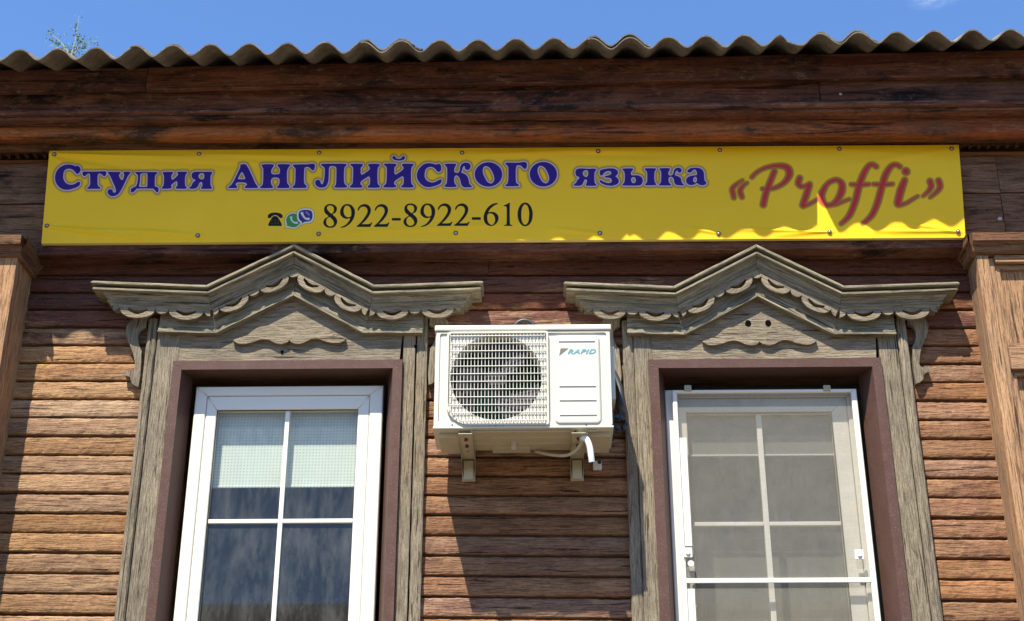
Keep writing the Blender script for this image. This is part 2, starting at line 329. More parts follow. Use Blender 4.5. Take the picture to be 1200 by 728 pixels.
# wall backing: plinth below the photograph, log wall with two window openings
WIN = ((-1.665, -.685, 4.245), (.545, 1.545, 4.235)); ZB = 2.70
b = MB()
for x0, x1, z0, z1 in ((-6, WIN[0][0], 0, 5.78), (WIN[0][1], WIN[1][0], 0, 5.78), (WIN[1][1], 6, 0, 5.78)): b.box(x0, x1, .016, .20, z0, z1)
for w in WIN: b.box(w[0], w[1], .016, .20, 0, ZB); b.box(w[0], w[1], .016, .20, w[2], 5.78)
wall = b.link('wall', M_FRIEZE, house)
b = MB()   # rooms behind the glass
b.add([(-5.9, .2, .5), (5.9, .2, .5), (5.9, 4.5, .5), (-5.9, 4.5, .5), (-5.9, .2, 5.2), (5.9, .2, 5.2), (5.9, 4.5, 5.2), (-5.9, 4.5, 5.2)],
      [(0, 1, 2, 3), (4, 7, 6, 5), (2, 6, 7, 3), (0, 3, 7, 4), (1, 5, 6, 2)])
b.link('room_wall', M_WALLIN, house)
b = MB(); b.box(-6, 6, .2, 7, 0, .45); b.box(-6, -5.9, .2, 7, .45, 6); b.box(5.9, 6, .2, 7, .45, 6); b.box(-6, 6, 6.9, 7, .45, 6); b.link('rear_wall', M_FRIEZE, house)

# siding boards, each its own piece: seams measured at both ends
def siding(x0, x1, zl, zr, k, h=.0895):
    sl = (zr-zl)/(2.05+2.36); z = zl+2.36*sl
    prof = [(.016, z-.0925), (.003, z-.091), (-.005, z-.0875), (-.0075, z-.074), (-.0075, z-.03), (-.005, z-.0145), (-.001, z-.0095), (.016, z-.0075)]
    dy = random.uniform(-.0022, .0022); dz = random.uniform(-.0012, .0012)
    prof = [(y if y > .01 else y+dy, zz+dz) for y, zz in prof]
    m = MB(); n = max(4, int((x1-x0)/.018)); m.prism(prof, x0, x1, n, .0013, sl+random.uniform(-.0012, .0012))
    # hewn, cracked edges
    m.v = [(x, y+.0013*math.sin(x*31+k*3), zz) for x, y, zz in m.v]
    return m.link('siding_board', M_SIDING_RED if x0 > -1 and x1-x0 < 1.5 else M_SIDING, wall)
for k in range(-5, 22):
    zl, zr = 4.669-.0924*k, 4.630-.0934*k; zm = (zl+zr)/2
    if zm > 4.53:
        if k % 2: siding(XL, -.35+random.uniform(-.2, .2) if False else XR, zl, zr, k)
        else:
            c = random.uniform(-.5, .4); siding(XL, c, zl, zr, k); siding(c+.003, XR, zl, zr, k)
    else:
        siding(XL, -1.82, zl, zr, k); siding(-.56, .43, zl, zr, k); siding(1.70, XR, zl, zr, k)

# ------------------------------------------------------------------ frieze, eaves
def board(name, x0, x1, zl0, zl1, zr0, zr1, Y, th, mat, parent, seg=40, jit=.0012, bev=.004, grain='x', label=None):
    """long horizontal board; z0/z1 at x=-2.6 (l) and x=2.35 (r)"""
    V = []; 
    for i in range(seg+1):
        x = x0+(x1-x0)*i/seg; t = (x+2.6)/4.95; z0 = zl0+(zr0-zl0)*t; z1 = zl1+(zr1-zl1)*t
        w = .0015*math.sin(x*5.1+zl0*20)+.001*math.sin(x*13+zl0*7)
        for (y, z) in ((Y+th, z0), (Y+bev, z0), (Y, z0+bev), (Y-.001, (z0+z1)/2), (Y, z1-bev), (Y+bev, z1), (Y+th, z1)):
            V.append((x, y+w+random.uniform(-jit, jit)*.6, z+random.uniform(-jit, jit)))
    n = 7; F = [(i*n+k, (i+1)*n+k, (i+1)*n+(k+1) % n, i*n+(k+1) % n) for i in range(seg) for k in range(n)]
    F += [tuple(range(n)), tuple(seg*n+k for k in range(n))[::-1]]
    return link(name, V, F, mat, parent, grain, label=label)
board('frieze_board', -2.95, 2.26, 5.108, 5.34, 5.118, 5.33, -.10, .1, M_FRIEZE, house)
board('frieze_board', 2.263, 2.95, 5.115, 5.34, 5.118, 5.33, -.098, .1, M_FRIEZE, house)
board('frieze_board', -2.95, 2.255, 4.87, 5.102, 4.87, 5.112, -.10, .1, M_FRIEZE, house)
board('frieze_board', 2.258, 2.95, 4.87, 5.102, 4.87, 5.112, -.102, .1, M_FRIEZE, house)
board('architrave', -2.95, 2.95, 4.812, 4.868, 4.808, 4.866, -.118, .12, M_EAVES, house)
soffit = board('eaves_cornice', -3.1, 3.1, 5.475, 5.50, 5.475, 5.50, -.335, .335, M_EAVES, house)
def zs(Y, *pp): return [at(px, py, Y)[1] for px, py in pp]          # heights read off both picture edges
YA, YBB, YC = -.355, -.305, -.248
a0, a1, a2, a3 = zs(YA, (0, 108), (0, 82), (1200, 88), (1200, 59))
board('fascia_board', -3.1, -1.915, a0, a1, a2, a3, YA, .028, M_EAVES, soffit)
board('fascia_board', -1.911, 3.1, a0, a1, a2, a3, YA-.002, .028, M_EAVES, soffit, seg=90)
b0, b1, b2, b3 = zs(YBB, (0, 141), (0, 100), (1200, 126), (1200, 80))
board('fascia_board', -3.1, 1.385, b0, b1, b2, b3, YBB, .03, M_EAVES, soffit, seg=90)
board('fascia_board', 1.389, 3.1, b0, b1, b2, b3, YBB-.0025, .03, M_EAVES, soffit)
# rounded cornice board
c0, c1, c2, c3 = zs(YC, (0, 160), (0, 140), (1200, 157), (1200, 125))
V = []; seg = 90; n = 10
for i in range(seg+1):
    x = -3.1+6.2*i/seg; t = (x+2.6)/4.95; z1 = c1+(c3-c1)*t; z0 = c0+(c2-c0)*t
    for k in range(n-2):
        a = k/(n-3); z = z0+(z1-z0)*a; y = YC+.040-.042*math.sin(math.pi*min(1, a*.75+.25))**.8
        V.append((x, y+random.uniform(-.0007, .0007), z+random.uniform(-.0008, .0008)))
    V += [(x, YC+.07, z1), (x, YC+.07, z0)]
F = [(i*n+k, (i+1)*n+k, (i+1)*n+(k+1) % n, i*n+(k+1) % n) for i in range(seg) for k in range(n)]+[tuple(range(n)), tuple(seg*n+k for k in range(n))[::-1]]
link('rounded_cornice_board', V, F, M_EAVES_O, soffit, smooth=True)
b = MB(); b.box(-3.1, 3.1, -.31, -.10, 5.457, 5.473); b.link('soffit_board', M_EAVES, soffit)
# pierced and scalloped strips under the cornice
def strip_x(i, p): return -3.0+i*p
pts = [(-3.05, 5.335), (3.05, 5.325), (3.05, 5.432), (-3.05, 5.432)]
holes = []
for i in range(132):
    cx_ = -3.0+i*.0455; cz = 5.372-.002*(cx_+3)/6
    holes.append([(cx_+.0085*math.cos(a*math.pi/3), cz+.0085*math.sin(a*math.pi/3)) for a in range(6)])
b = MB(); b.plate([pts]+holes, -.135, -.10); b.link('pierced_strip', M_FRIEZE, soffit)
sc = [(3.05, 5.47), (-3.05, 5.47)]; x = -3.05
while x < 3.04:
    for q in range(5): sc.append((x+.0455*q/5, 5.450-.020*math.sin(math.pi*q/5)))
    x += .0455
b = MB(); b.plate([sc], -.155, -.137); b.link('scalloped_strip', M_FRIEZE, soffit)
def nail(px, py, Y, r, parent, mat=M_STEEL):
    x, z = at(px, py, Y); m = MB(); n = 10
    V = [(x, Y-r*.5, z)]+[(x+r*.6*math.cos(a*2*math.pi/n), Y-r*.35, z+r*.6*math.sin(a*2*math.pi/n)) for a in range(n)]+[(x+r*math.cos(a*2*math.pi/n), Y+.002, z+r*math.sin(a*2*math.pi/n)) for a in range(n)]
    F = [(0, 1+a, 1+(a+1) % n) for a in range(n)]+[(1+a, 1+n+a, 1+n+(a+1) % n, 1+(a+1) % n) for a in range(n)]
    m.add(V, F); return m.link('nail', mat, parent, smooth=True)
for px, py, Y, r in ((37, 136, YBB-.002, .0075), (214, 135.5, YBB-.002, .006), (985, 110, YBB-.0045, .0085), (959, 113, YBB-.0045, .006), (1073.5, 121, YBB-.0045, .0065), (1053, 97, YBB-.0045, .004), (34, 109, YBB-.002, .004), (805, 124, YBB-.0045, .006)):
    nail(px, py, Y, r, soffit, M_STEEL if r > .007 else M_RUST)
for px, py, r in ((1172, 256, .012), (1133, 244, .008), (1170, 233, .007), (1195, 248, .008)): nail(px, py, -.103, r, house, M_STEEL if r > .01 else M_RUST)

# ------------------------------------------------------------------ roof sheets
b = MB(); b.box(-3.1, 3.1, -.24, -.20, 5.505, 5.83); b.box(-3.1, 3.1, .6, .66, 5.5, 5.95); roof = b.link('roof', M_EAVES, house)  # first box is added behind the fascia to block light under the crests
PITCHW = .1817; X0C = -2.455; SL = math.radians(24)
def roof_edge(x):
    t = (x+2.4)/4.4; return -(.616-.094*t+.026*t*t), 5.634+.0955*t-.006*t*t          # y of the edge, z of its middle line
def wave(x):
    c = math.cos(2*math.pi*(x-X0C)/PITCHW); return .029*(c-.08*(2*c*c-1))
def sheet(xa, xb, last=False):
    n = int((xb-xa)/PITCHW*18); rows = 10; Ls = 4.6; V = []; th = .0075
    ph = random.uniform(0, 6); sag = random.uniform(-.006, .006)
    for side in (0, 1):
        for j in range(rows+1):
            for i in range(n+1):
                x = xa+(xb-xa)*i/n; ye, ze = roof_edge(x)
                lift = .016*min(1, max(0, (x-(xb-.305))/.05))               # lies over its neighbour
                s0 = .016*lift/.016+.0025*math.sin(x*9+ph)+.0015*math.sin(x*40+ph)
                s0 += .003*max(0, math.sin(x*61+ph*3)*math.sin(x*17+ph))**2+random.uniform(0, .0006)
                s0 += max(0, .088*(1-abs(x-1.218)/(.052 if x < 1.218 else .043)))           # broken notch in the edge
                if x > xb-.05 and random.random() < .5: s0 += .004
                if x > xb-.03: s0 += (x-xb+.03)*.35
                s = s0+(Ls-s0)*(j/rows)**1.6
                z = wave(x)+lift+(th*.5 if side else -th*.5)+sag+.0012*math.sin(x*23+ph)
                V.append((x, ye+s*math.cos(SL)-z*math.sin(SL)*.3, ze+s*math.sin(SL)+z))
    m = n+1; N0 = (rows+1)*m; F = []
    for j in range(rows):
        for i in range(n):
            a = j*m+i; F.append((a, a+1, a+m+1, a+m)); F.append((a+N0, a+m+N0, a+m+1+N0, a+1+N0))
    for i in range(n): F.append((i, i+N0, i+1+N0, i+1)); a = rows*m+i; F.append((a, a+1, a+1+N0, a+N0))
    for j in range(rows): a = j*m; F.append((a, a+m, a+m+N0, a+N0)); a = j*m+n; F.append((a, a+N0, a+m+N0, a+m))
    o = link('corrugated_sheet', V, F, M_SLATE, roof, smooth=True)
    o.data.polygons.foreach_set('use_smooth', [i < rows*n*2 for i in range(len(F))]); return o
for k in range(-1, 5):
    xa = -1.93+1.0902*k; sheet(xa, xa+1.0902+.30)

b = MB(); b.add([(-3.0, 3.60, 7.58), (4.6, 3.60, 7.58), (4.6, 8.0, 5.65), (-3.0, 8.0, 5.65)], [(0, 1, 2, 3)]); b.link('rear_slope', M_SLATE, roof)
# ------------------------------------------------------------------ pilasters
# left
b = MB(); b.box(-3.4, XL, -.215, .016, 1.0, 4.80, .006); pl = b.link('pilaster', M_PIL, house, 'z', label='left corner pilaster, sunlit face and shaded brown return')
b = MB(); b.prism([(-.20, 4.74), (-.232, 4.755), (-.238, 4.79), (-.262, 4.80), (-.265, 4.845), (-.15, 4.862), (0, 4.862), (0, 4.74)], -3.4, XL+.02, 1, 0)
b.link('capital', M_FRIEZE, pl)
b = MB(); b.add([(XL, 0, 4.74), (XL, -.20, 4.74), (XL+.02, -.232, 4.755), (XL+.024, -.238, 4.79), (XL+.05, -.262, 4.80), (XL+.05, -.265, 4.845), (XL, -.15, 4.862), (XL, 0, 4.862), (XL+.05, 0, 4.80), (XL+.05, 0, 4.845), (XL+.02, 0, 4.755)],
              [(0, 1, 2, 10), (10, 2, 3, 8), (3, 4, 8), (8, 4, 5, 9), (9, 5, 6, 7)]); b.link('capital_return', M_FRIEZE, pl, 'y')
b = MB(); b.box(-3.4, -2.556, -.228, -.214, 4.70, 4.742, .003); b.link('panel_moulding', M_PIL, pl)
# right: panelled pilaster built as stile, rails and recessed panels
XP = XR
b = MB(); b.box(XP, 3.4, -.105, .016, 1.0, 4.80, .004); pr_ = b.link('pilaster', M_PIL, house, 'z', label='right corner pilaster with recessed panels in full sun')
b = MB(); b.box(XP-.002, XP+.055, -.165, -.107, 1.0, 4.742, .006); b.link('stile', M_PIL, pr_, 'z')
b = MB(); b.box(XP+.055, XP+.082, -.150, -.107, 1.0, 4.735, .006); b.link('stile_moulding', M_PIL, pr_, 'z')
b = MB(); b.box(XP+.083, 3.4, -.163, -.107, 4.705, 4.742, .005); b.link('rail', M_PIL, pr_)
b = MB(); b.box(XP+.083, 3.4, -.163, -.107, 4.16, 4.275, .006); b.link('rail', M_PIL, pr_)
b = MB(); b.box(XP+.083, 3.4, -.163, -.107, 2.55, 2.66, .006); b.link('rail', M_PIL, pr_)
for z0, z1, dep in ((4.277, 4.70, -.122), (2.662, 4.157, -.116)):
    xa = XP+.084+(.0 if z0 > 4 else 0)
    b = MB(); b.box(xa+.02, 3.4, dep, -.103, z0+.02, z1-.02, .004); b.link('panel', M_PIL, pr_, 'z')
    m = MB(); m.plate([[(xa, z0), (xa+.022, z0+.022), (xa+.022, z1-.022), (xa, z1)]], -.140, -.106); m.link('panel_moulding', M_PIL, pr_, 'z')
    m = MB(); m.plate([[(xa, z1), (xa+.022, z1-.022), (3.4, z1-.022), (3.4, z1)]], -.140, -.106); m.link('panel_moulding', M_PIL, pr_)
    m = MB(); m.plate([[(xa, z0), (3.4, z0), (3.4, z0+.022), (xa+.022, z0+.022)]], -.140, -.106); m.link('panel_moulding', M_PIL, pr_)
b = MB(); b.prism([(-.15, 4.742), (-.18, 4.755), (-.186, 4.785), (-.206, 4.80), (-.208, 4.84), (-.12, 4.862), (0, 4.862), (0, 4.742)], XP-.02, 3.4, 1, 0)
b.link('capital', M_FRIEZE, pr_)
b = MB(); b.add([(XP, 0, 4.742), (XP, -.15, 4.742), (XP-.02, -.18, 4.755), (XP-.024, -.186, 4.785), (XP-.045, -.206, 4.80), (XP-.045, -.208, 4.84), (XP, -.12, 4.862), (XP, 0, 4.862), (XP-.045, 0, 4.80), (XP-.045, 0, 4.84), (XP-.02, 0, 4.755)],
              [(0, 1, 2, 10), (10, 2, 3, 8), (3, 4, 8), (8, 4, 5, 9), (9, 5, 6, 7)]); b.link('capital_return', M_FRIEZE, pr_, 'y')

# ------------------------------------------------------------------ carved window casings
def arc(cx, cz, rx, rz, a0, a1, n): return [(cx+rx*math.cos(R(a0+(a1-a0)*i/n)), cz+rz*math.sin(R(a0+(a1-a0)*i/n))) for i in range(n+1)]
def casing(cx, dz, tipL, tipR, postL, postR, flL, flR, second):
    zf = 4.262 if second else 4.272                                          # top of the metal flashing
    head_top = [(cx-.36, 4.42+dz), (cx, 4.66+dz), (cx+.35, 4.42+dz)]
    fi = .046
    # head board, cut away over the opening
    m = MB(); m.plate([[(cx+flL+.02, zf-.035), (cx+flR-.02, zf-.035), (cx+flR+.0, 4.50+dz), (cx+.33, 4.50+dz), (cx, 4.74+dz), (cx-.33, 4.50+dz), (cx+flL, 4.50+dz)]], -.045, .014)
    root = m.link('window_casing', M_CASE, house, 'x', label='carved grey casing round the window with the insect screen' if second else 'carved grey casing round the window with the half-lowered blind')
    for s, x0, x1 in ((-1, postL, flL), (1, flR, postR)):
        xo, xi = (x0, x1) if s < 0 else (x1, x0)     # outer, inner edge, relative
        zt = 4.50+dz
        a, c = sorted((cx+xo-s*.052, cx+xi+(-s*0)))
        m = MB(); m.box(a, c+(.02 if s < 0 else 0)-(0 if s < 0 else 0), -.047, .014, ZB-.05, zt, .003); m.link('casing_post', M_CASE, root, 'z')
        a, c = sorted((cx+xo, cx+xo-s*.046))
        m = MB(); mid = (a+c)/2
        n_ = 36; prof = [(a, .014), (a, -.040), (a+.006, -.050), (mid-.004, -.055), (mid, -.050), (mid+.004, -.056), (c-.005, -.052), (c, -.044), (c, .014)]
        if (s > 0) != second:      # the two posts beside the air conditioner are plain and ragged
            prof = [(a, .014), (a, -.034), (a+.004, -.038), (mid-.006, -.039), (mid, -.040), (mid+.006, -.039), (c-.004, -.039), (c+.004, -.036), (c+.004, .014)]
        V = []
        for i in range(n_+1):
            z = ZB-.05+(zt-ZB+.05)*i/n_
            for (x, y) in prof: V.append((x+random.uniform(-.0012, .0012), y+random.uniform(-.0012, .0012), z))
        q = len(prof); F = [(i*q+k, i*q+(k+1) % q, (i+1)*q+(k+1) % q, (i+1)*q+k) for i in range(n_) for k in range(q)]+[tuple(range(q))[::-1], tuple(n_*q+k for k in range(q))]
        link('edge_moulding', V, F, M_CASE, root, 'z')
    # bent cornice: five corners in the wall plane, moulded profile swept along with mitres
    path = [(tipL-.012, 4.654+dz), (-.404, 4.626+dz), (.0, 4.843+dz), (.396, 4.620+dz), (tipR+.011, 4.635+dz)]
    path = [(cx+x, z) for x, z in path]
    prof = [(0, .0), (-.143, -.003), (-.151, .0), (-.155, .006), (-.155, .013), (-.150, .016), (-.112, .018), (-.112, .027), (-.140, .028), (-.149, .034), (-.149, .042), (-.143, .045), (-.126, .047), (-.124, .056), (-.116, .069), (-.107, .080), (-.112, .082), (-.113, .091), (-.106, .096), (-.104, .108), (0, .108)]
    def nrm(p, q):
        d = Vector((q[0]-p[0], q[1]-p[1])).normalized(); return Vector((d.y, -d.x))
    for i in range(4):
        P, Q = path[i], path[i+1]; nn = nrm(P, Q); V = []
        for end, (pt, adj) in enumerate(((P, i-1), (Q, i+1))):
            for (y, n_) in prof:
                if 0 <= adj <= 3:
                    o = nrm(path[adj], path[adj+1]); bis = (nn+o).normalized(); v = Vector(pt)+bis*(n_/bis.dot(nn))
                    g_ = (.0008 if end == 0 else -.0008); v.x += g_
                else:
                    v = Vector(pt)+nn*n_; v.x += (1 if end == 0 else -1)*(.155+y)*1.9
                    if y == 0: v.x = pt[0]+(1 if end == 0 else -1)*(.095 if n_ > .05 else .0)
                V.append((v.x, y, v.y))
        q = len(prof); F = [(k, k+1, q+k+1, q+k) for k in range(q-1)]+[(q-1, 0, q, 2*q-1)]
        d = (Vector(Q)-Vector(P)).normalized(); ax = ((d.x, 0, d.y), (-d.y, 0, d.x), (0, 1, 0))
        # mitred return at the free ends: every profile line runs straight back to the wall
        if i in (0, 3):
            b0 = 0 if i == 0 else q; nb = len(V)
            for k in range(q): x, y, z = V[b0+k]; V.append((x, 0.0, z))
            for k in range(1, q-2): F.append((b0+k, b0+k+1, nb+k+1, nb+k))
        link('crown_moulding', V, F, M_CASE_D, root, ax)
    # lace: scalloped plate hung under the crown, one piece to each straight run
    for i in range(4):
        P, Q = Vector(path[i]), Vector(path[i+1]); d = (Q-P).normalized(); nn = Vector((d.y, -d.x)); Lg = (Q-P).length
        def pt(s, n_): v = P+d*s+nn*n_; return (v.x, v.y)
        def cut(s_, n_, at_start):   # keep the mitre line
            return s_
        sa, sb = 0.0, Lg
        j = [None]*2
        flat = i in (0, 3)
        e = .112                                                # set-back of the plate at the free end
        if i == 0: sa = e
        if i == 3: sb = Lg-e
        t_m = math.tan(math.atan2(.217, .40)/2)
        # width of the run at the lower edge (mitre shortens / lengthens it)
        lo_a = sa+(.0 if i == 0 else (-1 if i in (1, 3) else 1)*-.09*t_m) if False else sa
        sgn_a = {0: 0, 1: 1, 2: 0, 3: 1}[i]; sgn_b = {0: 1, 1: 0, 2: 1, 3: 0}[i]
        top_n, base_n = .088, .110
        def edge(s, n_, k):  # offset along s of the mitre at depth n_
            return n_*k
        tm = math.tan(.5*math.atan2(.217, .4)); tp = math.tan(math.atan2(.217, .4))
        ka = {0: 0, 1: -tm, 2: tp, 3: -tm}[i]; kb = {0: tm, 1: -tp, 2: tm, 3: 0}[i]
        ka = {0: 0, 1: -tm, 2: tp*.98, 3: -tm}[i]
        A = sa+ka*base_n; Bv = sb+kb*base_n
        run = Bv-A
        # pattern: end lobe, big, small, big, shared lobe at the corner
        if i == 0: lob = [('n', .034), ('B', .170), ('s', .066), ('B', .170), ('h', .034)]
        elif i == 3: lob = [('h', .034), ('B', .170), ('s', .066), ('B', .170), ('n', .034)]
        elif i == 1: lob = [('h', .034), ('B', .155), ('s', .062), ('B', .155), ('h', .034)]
        else: lob = [('h', .034), ('B', .155), ('s', .062), ('B', .155), ('h', .034)]
        tot = sum(w for _, w in lob); k_ = run/tot
        out = [pt(sb+kb*top_n, top_n), pt(sa+ka*top_n, top_n)]; hl = []; s = A
        for qn, (kind, w) in enumerate(lob):
            w *= k_
            if kind == 'B':
                for u in range(13): a = math.pi*u/12; out.append(pt(s+w/2-w/2*math.cos(a), base_n+.052*math.sin(a)**.8))
                up = [(s+w*.22+w*.56*u/8, base_n+.003+.011*math.sin(math.pi*u/8)) for u in range(9)]
                dn = [(s+w*.78-w*.56*u/8, base_n+.014+.019*math.sin(math.pi*u/8)) for u in range(9)]
                hl.append([pt(a_, b_) for a_, b_ in up+dn])
            elif kind == 's':
                for u in range(9): a = math.pi*u/8; out.append(pt(s+w/2-w/2*math.cos(a), base_n+.026*math.sin(a)))
            elif kind == 'h':
                for u in range(6):
                    a = math.pi/2*u/5
                    if qn == 0: out.append(pt(s+w*math.sin(a), base_n+.030*math.cos(a)))
                    else: out.append(pt(s+w*(1-math.cos(a)), base_n+.030*math.sin(a)))
            else:
                if qn == 0:
                    out += [pt(s, base_n+.018), pt(s+w*.5, base_n+.016), pt(s+w, base_n)]
                else: out += [pt(s, base_n), pt(s+w*.5, base_n+.016), pt(s+w, base_n+.018)]
            s += w
        cl = [out[0]]
        for p in out[1:]:
            if (p[0]-cl[-1][0])**2+(p[1]-cl[-1][1])**2 > 1e-7: cl.append(p)
        m = MB(); m.plate([cl]+hl, -.1045-(.001 if i % 2 else 0), -.088); m.link('lace_trim', M_CASE, root, ((d.x, 0, d.y), (-d.y, 0, d.x), (0, 1, 0)))
        # small hidden ledge that carries the lace
        # frieze band behind the lace
    bl, br = (-.633, .622) if not second else (-.624, .632)
    bp_ = [(bl, 4.418+dz), (-.356, 4.408+dz), (0, 4.603+dz), (.340, 4.404+dz), (br, 4.402+dz)]
    bp_ = [Vector((cx+x, z)) for x, z in bp_]
    pr2 = [(0, -.13), (-.066, -.13), (-.066, -.030), (-.072, -.024), (-.072, -.012), (-.080, -.008), (-.080, .0), (0, 0)]
    for i in range(4):
        P, Q = bp_[i], bp_[i+1]; nn = nrm(P, Q); V = []
        for end, (pt_, adj) in enumerate(((P, i-1), (Q, i+1))):
            for (y, n_) in pr2:
                if 0 <= adj <= 3:
                    o = nrm(bp_[adj], bp_[adj+1]); bis = (nn+o).normalized(); v = pt_+bis*(n_/bis.dot(nn)); v = Vector(v); v.x += (.0006 if end == 0 else -.0006)
                else: v = pt_+nn*n_
                V.append((v.x, y, v.y))
        q = len(pr2); F = [(k, (k+1) % q, q+(k+1) % q, q+k) for k in range(q)]+[tuple(range(q))[::-1], tuple(q+k for k in range(q))]
        d = (Q-P).normalized(); link('frieze_band', V, F, M_CASE_D, root, ((d.x, 0, d.y), (-d.y, 0, d.x), (0, 1, 0)))
    # moustache-shaped ornament
    hw = .268; zt_ = 4.352+dz+(.005 if second else .004)
    half = [(0, .020, 1), (.012, .007, 0), (.040, .0, 0), (.066, .005, 0), (.10, .022, 0), (.135, .024, 0), (.175, .010, 0), (.215, .002, 0), (.245, .006, 0), (.268, .022, 1)]
    topc = [(.235, .034, 0), (.20, .048, 0), (.175, .072, 0), (.145, .090, 0), (.110, .092, 0), (.085, .075, 0), (.062, .088, 0), (.042, .125, 0), (.0, .140, 0)]
    ring = half+topc; full = ring+[(-x, z, c) for x, z, c in reversed(ring[1:-1])]
    oc = [(cx+x-.006, zt_+z) for x, z in smooth_pts(full, 4)]
    if not second: oc = [(x, z) for x, z in oc]
    hs = []
    if second:
        for sx in (-1, 1): hs.append([(cx-.006+sx*.047+.0155*math.cos(a*math.pi/6)*(1+.25*(a == 2)), zt_+.112+.0165*math.sin(a*math.pi/6)) for a in range(12)])
        m = MB(); 
        m.plate([oc], -.064, -.044); mo = m.link('moustache_ornament', M_CASE, root)
        for sx in (-1, 1):   # eyes: black discs on the plate stand in for shaded holes
            m = MB(); c0 = (cx-.006+sx*.047, zt_+.112)
            m.plate([[(c0[0]+.0145*math.cos(a*math.pi/7), c0[1]+.0175*math.sin(a*math.pi/7)) for a in range(14)]], -.0648, -.060); m.link('eye_shade_disc', M_VOID, root)
    else:
        m = MB(); m.plate([oc], -.066, -.044); m.link('moustache_ornament', M_CASE, root)
    for hx, hz_ in ((()) if second else ((330.5, 412.5), (487, 406))):
        x, z = at(hx, hz_, -.048); m = MB(); m.plate([[(x+.0075*math.cos(a*math.pi/5), z+.0085*math.sin(a*math.pi/5)) for a in range(10)]], -.0488, -.046); m.link('bore_shade_disc', M_VOID, root)  # black discs laid on the wood imitate the shade of small holes
    # side scrolls
    scr = "155,200* 125,225 104,262 102,310 115,350 135,395 152,440 163,490 166,540 155,565 130,568 95,572 92,600 118,606 134,622 140,650 162,672 190,682* 205,600* 215,425* 199,395 188,345 195,300 215,275 245,262* 250,215* 270,190*"
    pts_ = smooth_closed(scr, 3)
    ptw = [at(x/6.07+130, y/6.07+340, -.05) for x, y in pts_]
    rel = [(x-(-1.165), z) for x, z in ptw]                       # measured on the left casing
    zo = -.012 if second else 0.0
    for s, po in ((-1, postL), (1, postR)):
        w = [(cx+po+s*(-(x+.690)), z+zo) if True else 0 for x, z in rel]
        if s > 0 and not second: w = [(x, z) for x, z in w]
        m = MB(); m.plate([w], -.040, -.012); m.link('scroll_bracket', M_CASE, root, 'z')
    # metal flashing: mitred face strips and splayed reveals
    a, c = cx+flL, cx+flR; zt_ = zf; w = .044; y0 = -.066
    fr = .03; gx = (.030, .050) if not second else (.052, .030)
    A = [(a, zt_), (c, zt_), (c-w, zt_-w), (a+w, zt_-w)]
    m = MB(); m.plate([A], y0, y0+.004); m.box(a, c, y0+.004, -.044, zt_-.002, zt_); m.link('metal_flashing', M_FLASH, root)
    m = MB(); m.plate([[(a, zt_-.0008), (a+w, zt_-w-.0008), (a+w, ZB), (a, ZB)]], y0-.001, y0+.003); m.link('metal_flashing', M_FLASH, root)
    m = MB(); m.plate([[(c, zt_-.0008), (c, ZB), (c-w, ZB), (c-w, zt_-w-.0008)]], y0-.001, y0+.003); m.link('metal_flashing', M_FLASH, root)
    ia, ic, iz = a+w, c-w, zt_-w
    fx0, fx1, fz = (ia+.028, ic-.034, iz+.0) if not second else (ia+.036, ic-.040, iz)
    m = MB(); m.add([(ia, y0, iz), (ic, y0, iz), (fx1, .06, iz+.004), (fx0, .06, iz+.004)], [(0, 1, 2, 3)]); m.link('reveal_plate', M_FLASH, root)
    m = MB(); m.add([(ia, y0, iz), (ia, y0, ZB), (fx0, .06, ZB), (fx0, .06, iz+.004)], [(0, 1, 2, 3)]); m.link('reveal_plate', M_FLASH, root, 'z')
    m = MB(); m.add([(ic, y0, iz), (fx1, .06, iz+.004), (fx1, .06, ZB), (ic, y0, ZB)], [(0, 1, 2, 3)]); m.link('reveal_plate', M_FLASH, root, 'z')
    m = MB(); m.box(a-.03, c+.03, -.13, .04, ZB-.03, ZB, .004); m.link('sill_plate', M_FLASH, root)
    return root
case1 = casing(-1.165, 0.0, -.943, .898, -.690, .640, -.547, .532, False)
case2 = casing(1.045, -.026, -.907, .923, -.645, .690, -.529, .550, True)

